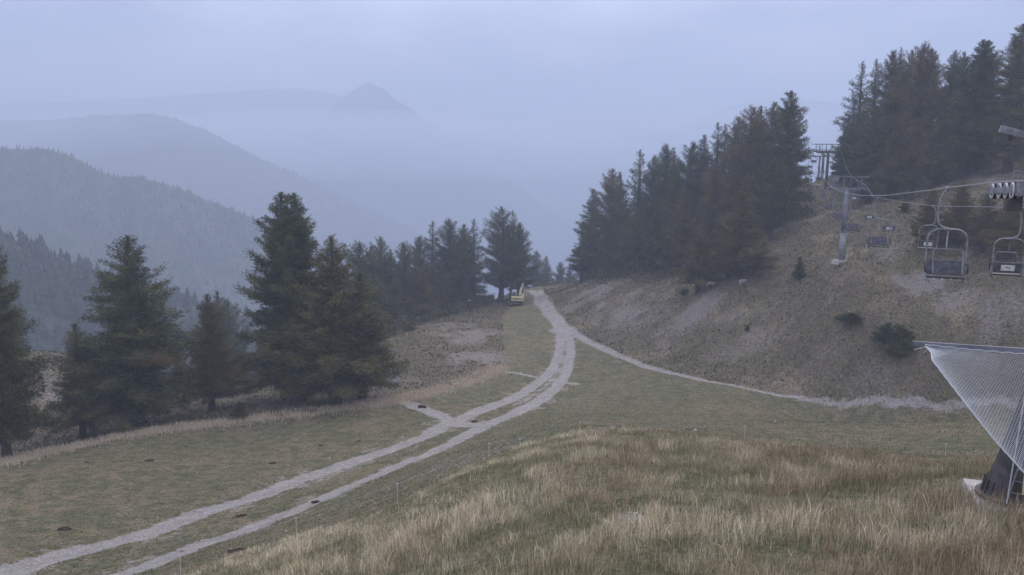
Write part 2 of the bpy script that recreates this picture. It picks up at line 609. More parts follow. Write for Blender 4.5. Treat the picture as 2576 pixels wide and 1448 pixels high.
BLOBS = [  # stony / bare patches: photo position, radius in metres, strength
    (1500, 740, 6, .8), (1560, 790, 7, .8), (1450, 770, 5, .7), (1640, 800, 5, .6), (1760, 790, 4, .9), (1720, 820, 4, .7),
    (1850, 800, 4, .55), (1900, 860, 5, .6), (2350, 730, 3.5, 1.), (2300, 715, 2.5, .9), (2400, 755, 2.5, .8),
    (2500, 820, 3.5, .7), (2560, 810, 3, .6), (2100, 900, 3, .5), (2200, 950, 3, .5), (2250, 640, 3.5, .6),
    (2240, 690, 2.5, .4), (1180, 850, 6, .8), (1220, 900, 5, .9), (1140, 820, 5, .6), (1050, 960, 5, .5), (960, 990, 4, .5),
    (1000, 1225, 3, .5), (1120, 1170, 3, .6), (1250, 1130, 3, .5), (1600, 1310, 1.0, .9), (1215, 1300, .8, .7),
    (110, 1040, 9, .8), (600, 1010, 7, .5), (2450, 390, 9, .7), (2550, 430, 7, .6), (2060, 800, 3, .4), (1680, 870, 4, .4)]
BL = [(hit(a, b), r, s) for a, b, r, s in BLOBS]


def masks(x, y):
    """R gravel, G dry grass, B stony ground, A 0 = mown piste .. 1 = rough hillside"""
    wob = 0.30 * fbm(x / 1.1, y / 1.1, 21, 3)
    dl = dist_poly(x, y, RUT_L)
    dr = dist_poly(x, y, RUT_R)
    far_ = .86 + .49 * sstep(75, 135, np.hypot(x, y))
    dl, dr = dl * far_, dr * far_
    g = np.maximum(1 - sstep(0.42, 1.10, dl + wob * .8), 1 - sstep(0.42, 1.10, dr + wob * .8))
    mid = (1 - sstep(1.3, 2.3, dl)) * (1 - sstep(1.3, 2.3, dr))
    g = np.maximum(g, mid * np.clip(0.50 + 0.5 * fbm(x / 1.7, y / 1.7, 23, 3), 0, 0.7))
    g = np.maximum(g, (1 - sstep(1.0, 3.4, np.minimum(dl, dr))) * np.clip(0.22 + 0.5 * fbm(x / 1.3, y / 1.3, 24, 3), 0, 0.5))
    g = np.maximum(g, .8 * (1 - sstep(0.1, 1.3, dist_poly(x, y, BASE_LINE, BASE_W) * .8 + wob * .35)))
    g = np.maximum(g, (1 - sstep(0.6, 1.3, dist_poly(x, y, DRAIN1) + 1.3 * wob)) * .95)
    g = np.maximum(g, (1 - sstep(0.2, 0.75, dist_poly(x, y, DRAIN2) + wob)) * .9)
    p = hit(1180, 1068)
    g = np.maximum(g, (1 - sstep(1.0, 3.2, np.hypot(x - p.x, y - p.y) + 1.5 * wob)) * .8)
    p = hit(1415, 832)
    g = np.maximum(g, (1 - sstep(1.2, 3.4, np.hypot(x - p.x, y - p.y) + 1.5 * wob)) * .9)
    b = np.zeros_like(x)
    for q, r, s in BL:
        dd = np.hypot(x - q.x, y - q.y) / r
        b = np.maximum(b, s * .82 * (1 - sstep(0.1, 1.6, dd + 0.9 * fbm(x / 2.6, y / 2.6, 31, 4))))
    meadow = inside(x, y, MEADOW).astype(float)
    dry = (1 - sstep(0.5, 2.0, dist_poly(x, y, DRY_EDGE[:-2]) + 2 * wob)) * .9
    dry = np.maximum(dry, meadow * (0.55 + 0.4 * fbm(x / 5, y / 5, 41, 3)))
    side_a = inside(x, y, HILL_POLY)
    edge = inside(x, y, BANK_POLY)
    a = np.maximum(side_a.astype(float), edge * 0.8)
    r = np.hypot(x, y)
    a = np.maximum(a, sstep(190, 230, r))
    dry = np.maximum(dry, a * np.clip(0.32 + 0.55 * fbm(x / 4, y / 4, 43, 4), 0, .8))
    b = np.maximum(b, a * np.clip(0.02 + 0.5 * fbm(x / 3.1, y / 3.1, 45, 4), 0, .5))
    dry = np.maximum(dry, (1 - a) * (1 - meadow) * np.clip(0.12 + 0.4 * fbm(x / 7, y / 7, 47, 4), 0, .4))
    return np.stack([g, dry, b, a], 1), meadow


HILL_POLY = [tuple(p) for p in hits([(1365, 728), (1395, 770), (1428, 815)])] + [tuple(p) for p in BASE_LINE[1:]] + \
            [(130, 60), (330, 200), (60, 400), (15, 260)]
BANK_POLY = [tuple(p) for p in DRY_EDGE] + [tuple(p) for p in hits([(1290, 770), (1325, 727)])] + \
            [(0, 400), (-300, 300), (-200, 60), (-60, 30)]

# polar sheet: fine in view, coarse behind, out past the valley floor
az_f = np.radians(np.arange(-41, 41.01, 0.16))
az_l = np.radians(np.concatenate([np.arange(-180, -50, 10), np.arange(-50, -41, 1.5)]))
az = np.concatenate([az_l, az_f, -az_l[::-1][:-1]])
lr = [1.5, 3, 5, 7, 9]
while lr[-1] < 800:
    r = lr[-1]
    lr.append(r * (1.0115 if r < 16 else 1.0062 if r < 205 else 1.03))
rad = np.array(lr)
AZ, RR = np.meshgrid(az, rad)
gx, gy = (RR * np.sin(AZ)).ravel(), (RR * np.cos(AZ)).ravel()
gz = H(gx, gy)
gm, _ = masks(gx, gy)
na, nr = len(az), len(rad)
ii = (np.arange(nr - 1)[:, None] * na + np.arange(na)[None, :])
jj = np.roll(ii, -1, axis=1)
gz = gz - .07 * gm[:, 0]              # ruts worn into the turf
gf = np.stack([ii, jj, jj + na, ii + na], 2).reshape(-1, 4)


def ground_material():
    m, n, l, b = new_mat("turf_gravel_and_dry_grass")
    at = n.new("ShaderNodeAttribute")
    at.attribute_name = "mask"
    sp = n.new("ShaderNodeSeparateColor")
    l.new(at.outputs['Color'], sp.inputs['Color'])
    geo = n.new("ShaderNodeNewGeometry")

    def noise(scale, detail=4, rough=.6):
        nz = n.new("ShaderNodeTexNoise")
        nz.inputs['Scale'].default_value = scale
        nz.inputs['Detail'].default_value = detail
        nz.inputs['Roughness'].default_value = rough
        l.new(geo.outputs['Position'], nz.inputs['Vector'])
        return nz.outputs['Fac']

    def ramp(src, stops):
        rp = n.new("ShaderNodeValToRGB")
        e = rp.color_ramp.elements
        e[0].position, e[0].color = stops[0][0], (*stops[0][1], 1)
        e[1].position, e[1].color = stops[-1][0], (*stops[-1][1], 1)
        for p_, c_ in stops[1:-1]:
            q = e.new(p_)
            q.color = (*c_, 1)
        l.new(src, rp.inputs['Fac'])
        return rp.outputs['Color']

    def mth(op, a, b_, c_=None):
        k = n.new("ShaderNodeMath")
        k.operation = op
        for i, v in enumerate((a, b_, c_)):
            if v is None:
                continue
            if isinstance(v, (int, float)):
                k.inputs[i].default_value = v
            else:
                l.new(v, k.inputs[i])
        return k.outputs[0]

    def thresh(mask, nz, spread=0.9, lo=.42, hi=.62):
        v = mth('ADD', mask, mth('MULTIPLY', mth('SUBTRACT', nz, 0.5), spread))
        mr = n.new("ShaderNodeMapRange")
        mr.interpolation_type = 'SMOOTHSTEP'
        mr.inputs['From Min'].default_value = lo
        mr.inputs['From Max'].default_value = hi
        l.new(v, mr.inputs['Value'])
        return mr.outputs['Result']

    def mix(f, a, b_):
        k = n.new("ShaderNodeMix")
        k.data_type = 'RGBA'
        if isinstance(f, float):
            k.inputs[0].default_value = f
        else:
            l.new(f, k.inputs[0])
        l.new(a, k.inputs[6])
        l.new(b_, k.inputs[7])
        return k.outputs[2]
    n_big, n_mid, n_fine, n_grit, n_grit2 = noise(.22, 5, .65), noise(.9, 7, .75), noise(4, 7, .8), noise(9, 6, .85), noise(2.6, 8, .85)
    turf = ramp(n_mid, [(.40, (.055, .072, .030)), (.50, (.120, .125, .062)), (.60, (.20, .185, .11))])
    turf2 = ramp(n_fine, [(.40, (.050, .058, .026)), (.60, (.25, .22, .14))])
    turf = mix(.5, turf, turf2)
    turf = mix(mth('MULTIPLY', thresh(n_big, n_mid, 1.4, .46, .60), .5), turf, ramp(n_fine, [(.4, (.13, .10, .06)), (.6, (.30, .24, .16))]))
    rough = ramp(n_mid, [(.40, (.048, .048, .027)), (.5, (.120, .094, .062)), (.60, (.24, .195, .140))])
    rough2 = ramp(n_fine, [(.40, (.038, .036, .022)), (.60, (.26, .215, .16))])
    rough = mix(.5, rough, rough2)
    rough = mix(mth('MULTIPLY', thresh(n_big, n_mid, 1.4, .44, .58), .6), rough, ramp(n_fine, [(.4, (.045, .055, .022)), (.6, (.16, .15, .07))]))
    aa = thresh(at.outputs['Alpha'], n_mid, .5, .3, .7)
    base = mix(aa, turf, rough)
    straw = ramp(n_fine, [(.4, (.15, .12, .072)), (.6, (.40, .33, .22))])
    base = mix(mth('MULTIPLY', thresh(sp.outputs['Green'], n_mid, 1.0, .35, .85), .8), base, straw)
    stony = ramp(n_grit, [(.40, (.10, .08, .062)), (.5, (.21, .185, .17)), (.60, (.46, .43, .41))])
    base = mix(mth('MULTIPLY', thresh(sp.outputs['Blue'], n_grit2, 3.0, .34, .70), .85), base, stony)
    grav = ramp(n_grit, [(.40, (.16, .145, .13)), (.5, (.30, .285, .27)), (.60, (.60, .58, .55))])
    grav = mix(.35, grav, ramp(n_mid, [(.4, (.15, .135, .12)), (.6, (.38, .36, .34))]))
    base = mix(thresh(sp.outputs['Red'], n_grit2, 2.6, .36, .62), base, grav)
    l.new(base, b.inputs['Base Color'])
    b.inputs['Roughness'].default_value = 0.95
    b.inputs['Specular IOR Level'].default_value = 0.1
    bp = n.new("ShaderNodeBump")
    bp.inputs['Strength'].default_value = 0.9
    bp.inputs['Distance'].default_value = 0.16
    l.new(mth('ADD', n_fine, mth('MULTIPLY', n_grit, .35)), bp.inputs['Height'])
    l.new(bp.outputs['Normal'], b.inputs['Normal'])
    return m


M_GROUND = ground_material()
face_g = gm[gf][:, :, 0].mean(1)
is_track = face_g > 0.55
fr = RR.ravel()[gf[:, 0]]
is_track &= fr < 205


def sub_mesh(name, sel, kind="structure"):
    fs = gf[sel]
    used, inv = np.unique(fs, return_inverse=True)
    v = np.stack([gx[used], gy[used], gz[used]], 1)
    me = mesh_np(name, v, inv.reshape(-1, 4), 4, (M_GROUND,), True, gm[used])
    return tag(link(name, me), kind=kind)


sub_mesh("ground", ~is_track)
tr = sub_mesh("gravel_track", is_track)
tr['label'] = "pale gravel track of two ruts with stony margins"

# valley floor far below, all round, out to the limits of the mist
fl = MB()
N = 48
vs = [(0, 0, -338)] + [(6200 * math.cos(2 * math.pi * k / N), 6200 * math.sin(2 * math.pi * k / N), -338) for k in range(N)]
fl.add(vs, [(0, k + 1, (k + 1) % N + 1) for k in range(N)])
tag(fl.build("valley_floor", noisy("valley_woods", (.03, .04, .025), (.08, .085, .05), .01, 1.0)), kind="structure")


# ------------------------------------------------------------------ far ridges
def make_ridge(name, crest, slope_f, slope_b, wf, wb, relief_amp, mat, seed, far=1.0):
    crest = [(a, b, c * far) for a, b, c in crest]
    wf, wb = wf * far, wb * far
    px = np.array([c[0] for c in crest], float)
    pw = np.array([tuple(P(*c)) for c in crest])
    s = np.linspace(px[0], px[-1], 150)
    cxs, cys, czs = (np.interp(s, px, pw[:, k]) for k in range(3))

    def surf(u, w):
        """u along the crest 0..1, w metres from the crest (+ towards the camera)"""
        t = u * (len(s) - 1)
        X, Y, Z = (np.interp(t, np.arange(len(s)), a) for a in (cxs, cys, czs))
        R_ = np.hypot(X, Y)
        nx, ny = -X / R_, -Y / R_
        x, y = X + nx * w, Y + ny * w
        dz = np.where(w > 0, slope_f * w, -slope_b * w)
        dz = dz - 6 * (1 - np.exp(-np.abs(w) / 25)) * 0
        z = Z - dz + relief_amp * fbm(x / 90, y / 90, seed, 4) * sstep(0, 60, np.abs(w)) + relief_amp * .12 * fbm(x / 18, y / 18, seed + 5, 3)
        return x, y, np.maximum(z, -345)
    U, Wd = np.meshgrid(np.linspace(0, 1, 150), np.concatenate([-np.linspace(wb, 6, 14) ** 1.0, np.linspace(0, 1, 46) ** 1.4 * wf]))
    x, y, z = surf(U.ravel(), Wd.ravel())
    a, b_ = U.shape
    i0 = (np.arange(a - 1)[:, None] * b_ + np.arange(b_ - 1)[None]).ravel()
    me = mesh_np(name, np.stack([x, y, z], 1), np.stack([i0, i0 + 1, i0 + b_ + 1, i0 + b_], 1), 4, (mat,), True)
    tag(link(name, me), kind="structure")
    return surf


M_SLOPE = noisy("wooded_slope", (.028, .036, .022), (.075, .080, .050), .05, 1.0, detail=8)
M_CRAG = noisy("bare_mountain", (.05, .05, .048), (.16, .155, .15), .01, 1.0, detail=8)
surf1 = make_ridge("near_wooded_hill", [(-900, 470, 330), (-300, 545, 300), (0, 600, 290), (100, 640, 295), (250, 700, 305),
                                        (400, 745, 320), (600, 800, 345), (760, 850, 370), (1000, 930, 400), (1300, 1060, 430)],
                   .62, .6, 330, 300, 10, M_SLOPE, 61, 1.0)
surf2 = make_ridge("middle_wooded_hill", [(-1200, 330, 620), (-300, 352, 600), (0, 372, 590), (110, 376, 590), (180, 395, 595),
                                          (240, 428, 600), (290, 450, 605), (330, 444, 608), (400, 462, 615), (480, 487, 625), (560, 520, 635), (650, 553, 650),
                                          (760, 600, 670), (900, 660, 700), (1100, 760, 740), (1400, 930, 780)],
                   .60, .6, 560, 400, 16, M_SLOPE, 71, 1.15)
surf3 = make_ridge("far_hill", [(-1500, 320, 1050), (-300, 316, 1000), (0, 306, 980), (150, 302, 980), (260, 291, 985), (370, 288, 990),
                                (440, 298, 1000), (540, 338, 1010), (650, 398, 1030), (760, 446, 1050), (860, 492, 1080),
                                (1000, 560, 1120), (1200, 660, 1180), (1500, 850, 1250)],
                   .60, .6, 600, 500, 20, M_SLOPE, 81, 1.45)
surf4 = make_ridge("far_mountain_range", [(-1500, 270, 1500), (0, 262, 1480), (400, 245, 1480), (470, 238, 1470), (560, 232, 1470), (640, 226, 1470),
                                          (720, 223, 1460), (790, 228, 1460), (850, 240, 1465), (950, 262, 1480), (1100, 330, 1500), (1400, 380, 1500),
                                          (1700, 330, 1480), (1850, 262, 1470), (2000, 250, 1470), (2600, 300, 1500), (3400, 360, 1500)],
                   .55, .6, 700, 500, 22, M_CRAG, 91, 1.85)
surf5 = make_ridge("pointed_peak", [(520, 520, 1330), (700, 380, 1330), (800, 300, 1330), (830, 277, 1330), (860, 250, 1330), (890, 226, 1330), (912, 213, 1330),
                                    (926, 203, 1330), (945, 217, 1330), (965, 224, 1330), (985, 243, 1330), (1005, 257, 1330), (1030, 272, 1330),
                                    (1060, 292, 1330), (1200, 390, 1330), (1500, 620, 1330)],
                   .85, .7, 500, 400, 10, M_CRAG, 95, 1.6)


def far_trees(name, surf, count, wlo, whi, h, seed, levels, sides, u0=0, u1=1):
    rs = np.random.RandomState(seed)
    u = rs.uniform(u0, u1, count)
    w = wlo + (whi - wlo) * rs.uniform(0, 1, count) ** 1.3
    x, y, z = surf(u, w)
    Hh = h * rs.uniform(.55, 1.15, count)
    keep = z > -330
    x, y, z, Hh = x[keep], y[keep], z[keep], Hh[keep]
    n_ = len(x)
    tv, tf = [], []
    for L in range(levels):
        zt = 1 - L / levels * .82
        zb = zt - (1.25 / levels)
        rr = .05 + .20 * ((L + 1) / levels) ** .8
        o = len(tv)
        tv.append((0, 0, zt, 0))
        for k in range(sides):
            a = 2 * math.pi * (k + .5 * L) / sides
            q = rr * (1.25 if k % 2 else .75)
            tv.append((q * math.cos(a), q * math.sin(a), max(zb, .02), 0))
        for k in range(sides):
            tf.append((o, o + 1 + k, o + 1 + (k + 1) % sides))
    tv = np.array(tv)[:, :3]
    tf = np.array(tf)
    ang = rs.uniform(0, 6.28, n_)
    ca, sa = np.cos(ang), np.sin(ang)
    jit = 1 + .25 * rs.randn(n_, len(tv), 1)
    base = tv[None] * np.concatenate([jit, jit, np.ones_like(jit)], 2)
    X = (base[:, :, 0] * ca[:, None] - base[:, :, 1] * sa[:, None]) * Hh[:, None] + x[:, None]
    Y = (base[:, :, 0] * sa[:, None] + base[:, :, 1] * ca[:, None]) * Hh[:, None] + y[:, None]
    Z = base[:, :, 2] * Hh[:, None] + z[:, None]
    V = np.stack([X, Y, Z], 2).reshape(-1, 3)
    Fc = (tf[None] + (np.arange(n_) * len(tv))[:, None, None]).reshape(-1, 3)
    me = mesh_np(name, V, Fc, 3, (M_FAR,))
    return link(name, me)


tag(far_trees("near_hill_forest", surf1, 6500, -30, 300, 7.5, 5, 3, 7, .12, .95),
    "dark conifer forest covering the nearest misty hill at the left", "forest", kind="stuff")
tag(far_trees("middle_hill_forest", surf2, 20000, -30, 520, 4.2, 6, 2, 5, .2, .95),
    "blue hazy conifer forest on the middle hill", "forest", kind="stuff")
tag(far_trees("far_hill_forest", surf3, 12000, -20, 600, 6, 7, 1, 5, .25, .9),
    "faint hazy forest on the farther hill", "forest", kind="stuff")


# ------------------------------------------------------------------ conifers
def conifer_mesh(seed, Hh, R, blades, kind):
    """returns (needle verts, needle faces, trunk MB); unit: metres"""
    rs = np.random.RandomState(seed)
    trunk = MB()
    pts, rr = [], []
    bend = rs.uniform(-.15, .15, 2) * (2.5 if kind == 'pine' else 1)
    th_ = .4 if kind == 'bush' else .985
    for k in range(9):
        t = k / 8
        pts.append((bend[0] * math.sin(t * 3), bend[1] * math.sin(t * 2.4), Hh * th_ * t - .4 * (k == 0)))
        rr.append((.022 * Hh) * (1 - t) ** .8 + .015 + (.010 * Hh if k == 0 else 0))
    trunk.tube(pts, rr, 9)
    nb = {'spruce': 210, 'larch': 200, 'pine': 120, 'sparse': 110, 'bush': 60}[kind]
    z0 = {'spruce': .105, 'larch': .12, 'pine': .14, 'sparse': .12, 'bush': .02}[kind]
    segs = []
    lump = rs.uniform(.72, 1.18, 12)
    for i in range(nb):
        t = (i + rs.uniform(0, 1)) / nb
        t = t ** .92
        z = Hh * (z0 + (1 - z0) * t)
        a = i * 2.39996 + rs.uniform(-.5, .5)
        if kind == 'pine':
            prof = (1 - t ** 1.9) ** .75 * (.62 + .38 * sstep(0, .25, t)) + .05
        elif kind == 'sparse':
            prof = (1 - t) ** .75 * (.55 + .45 * sstep(0, .3, t)) + .04
        elif kind == 'bush':
            prof = math.sqrt(max(0, 1 - t * t)) + .05
        else:
            prof = (1 - t) ** .66 * (.74 + .26 * sstep(0, .14, t)) + .02
        sector = int((a % 6.283) / 6.283 * 4) + 4 * int(min(t, .999) * 3)
        L = R * prof * float(lump[sector % 12]) * rs.uniform(.5, 1.12)
        el0 = math.radians({'spruce': -8, 'larch': 0, 'pine': 8, 'sparse': -5, 'bush': 35}[kind] + 42 * t ** 1.5 + rs.uniform(-17, 17))
        droop = {'spruce': .16, 'larch': .10, 'pine': .02, 'sparse': .14, 'bush': 0}[kind] * (1 - t)
        up = {'spruce': .20, 'larch': .16, 'pine': .20, 'sparse': .20, 'bush': .1}[kind]
        ca, sa = math.cos(a), math.sin(a)
        bp_ = []
        for k in range(6):
            s = k / 5
            rad_ = L * s * math.cos(el0)
            zz = z + L * (s * math.sin(el0) - droop * s + (up * s ** 3) + .02 * rs.randn())
            side = L * .08 * math.sin(s * 3 + i)
            bp_.append((ca * rad_ - sa * side, sa * rad_ + ca * side, zz))
        trunk.tube(bp_, [max(.007 * L + .012, .012) * (1 - .8 * k / 5) for k in range(6)], 3, caps=False)
        segs.append((np.array(bp_), L, a, t))
    # needle blades distributed by branch length
    w = np.array([s[1] ** 1.75 + .05 for s in segs])
    cnt = np.maximum((w / w.sum() * blades).astype(int), 10)
    O, D, S = [], [], []
    for (bp_, L, a, t), c in zip(segs, cnt):
        s = np.clip(rs.beta(1.7, 1.15, c), .08, 1)
        f = s * 5
        k = np.minimum(f.astype(int), 4)
        q = bp_[k] + (bp_[k + 1] - bp_[k]) * (f - k)[:, None]
        dirb = bp_[5] - bp_[2]
        dirb = dirb / (np.linalg.norm(dirb) + 1e-6)
        lat = np.array([-math.sin(a), math.cos(a), 0])
        # side twigs: quantised so blades gather on twigs
        ntw = max(6, int(L * 7))
        tw = rs.randint(0, ntw, c)
        tws = (tw + .5) / ntw
        sgn = np.where(tw % 2 == 0, 1.0, -1.0)
        s2 = np.clip(tws * .95 + .05, 0, 1)
        f = s2 * 5
        k = np.minimum(f.astype(int), 4)
        q = bp_[k] + (bp_[k + 1] - bp_[k]) * (f - k)[:, None]
        tl = (L * .30 * (1 - s2 * .75) + .12) * rs.uniform(.6, 1.1, ntw)[tw]
        td = dirb[None] * .75 + lat[None] * sgn[:, None] * .8
        td[:, 2] += rs.uniform(-.42, .18, ntw)[tw] if kind in ('spruce', 'larch', 'sparse') else rs.uniform(-.15, .5, ntw)[tw]
        td /= np.linalg.norm(td, axis=1)[:, None]
        v = rs.uniform(0, 1, c)
        q = q + td * (tl * v)[:, None]
        q += rs.randn(c, 3) * (.05 * L + .03)
        dd = td + rs.randn(c, 3) * .55 + np.array([0, 0, .18])
        dd /= np.linalg.norm(dd, axis=1)[:, None]
        O.append(q)
        D.append(dd)
        S.append(np.full(c, .75 + .5 * (1 - t)))
    O, D, S = np.concatenate(O), np.concatenate(D), np.concatenate(S)
    # crown tip
    nt = max(60, blades // 150)
    O = np.concatenate([O, np.stack([rs.randn(nt) * .04, rs.randn(nt) * .04, Hh * (1 - .06 * rs.uniform(0, 1, nt))], 1)])
    dd = rs.randn(nt, 3) * .5 + np.array([0, 0, .9])
    D = np.concatenate([D, dd / np.linalg.norm(dd, axis=1)[:, None]])
    S = np.concatenate([S, np.full(nt, .7)])
    n_ = len(O)
    ln = S * Hh * (.055 if kind == 'bush' else .0145) * rs.uniform(.6, 1.3, n_)
    wd = ln * rs.uniform(.22, .38, n_)
    rnd = rs.randn(n_, 3)
    side = np.cross(D, rnd)
    side /= np.linalg.norm(side, axis=1)[:, None] + 1e-9
    A = O - side * wd[:, None] * .5
    B = O + side * wd[:, None] * .5
    T = O + D * ln[:, None]
    V = np.stack([A, B, T], 1).reshape(-1, 3)
    Fc = np.arange(n_ * 3).reshape(-1, 3)
    return V, Fc, trunk


VARIANTS = {}
for nm, seed, R, blades, kind, mat in (
        ("spruce_a", 1, 5.2, 70000, 'spruce', M_NEEDLE), ("spruce_b", 2, 4.2, 50000, 'spruce', M_NEEDLE),
        ("larch_a", 3, 6.0, 76000, 'larch', M_LARCH), ("larch_b", 4, 5.2, 52000, 'larch', M_LARCH),
        ("pine_a", 5, 4.9, 44000, 'pine', M_NEEDLE), ("pine_b", 6, 4.5, 36000, 'pine', M_NEEDLE),
        ("sparse_a", 7, 4.8, 20000, 'sparse', M_NEEDLE), ("wide_a", 8, 6.0, 76000, 'spruce', M_NEEDLE),
        ("bush_a", 9, 11.0, 16000, 'bush', M_LARCH)):
    Hh = 20.0
    V, Fc, tr_ = conifer_mesh(seed, Hh, R, blades, kind)
    cm = mesh_np("crown", V, Fc, 3, (mat,))
    tm = bpy.data.meshes.new("trunk")
    tm.from_pydata(tr_.v, [], tr_.f)
    tm.materials.append(M_BARK)
    tm.update()
    VARIANTS[nm] = (cm, tm)

_mat_variants = {}


def crown_mesh(var, mat):
    if mat is None:
        return VARIANTS[var][0]
    k = (var, mat.name)
    if k not in _mat_variants:
        m = VARIANTS[var][0].copy()
        m.materials.clear()
        m.materials.append(mat)
        _mat_variants[k] = m
    return _mat_variants[k]


def tree(px, top, d, var, rot, fat, label, name="conifer_tree", cat="tree", group=None, mat=None, hmin=1.0):
    T = P(px, top, d)
    g = h1(T.x, T.y)
    hgt = max(T.z - g, hmin)
    root = thing(name, (T.x, T.y, g - .05), label, cat, group, rz=rot)
    s = hgt / 20.0
    root.scale = (s * fat, s * fat, s)
    link("trunk", VARIANTS[var][1], root)
    link("crown", crown_mesh(var, mat), root)
    return root, hgt


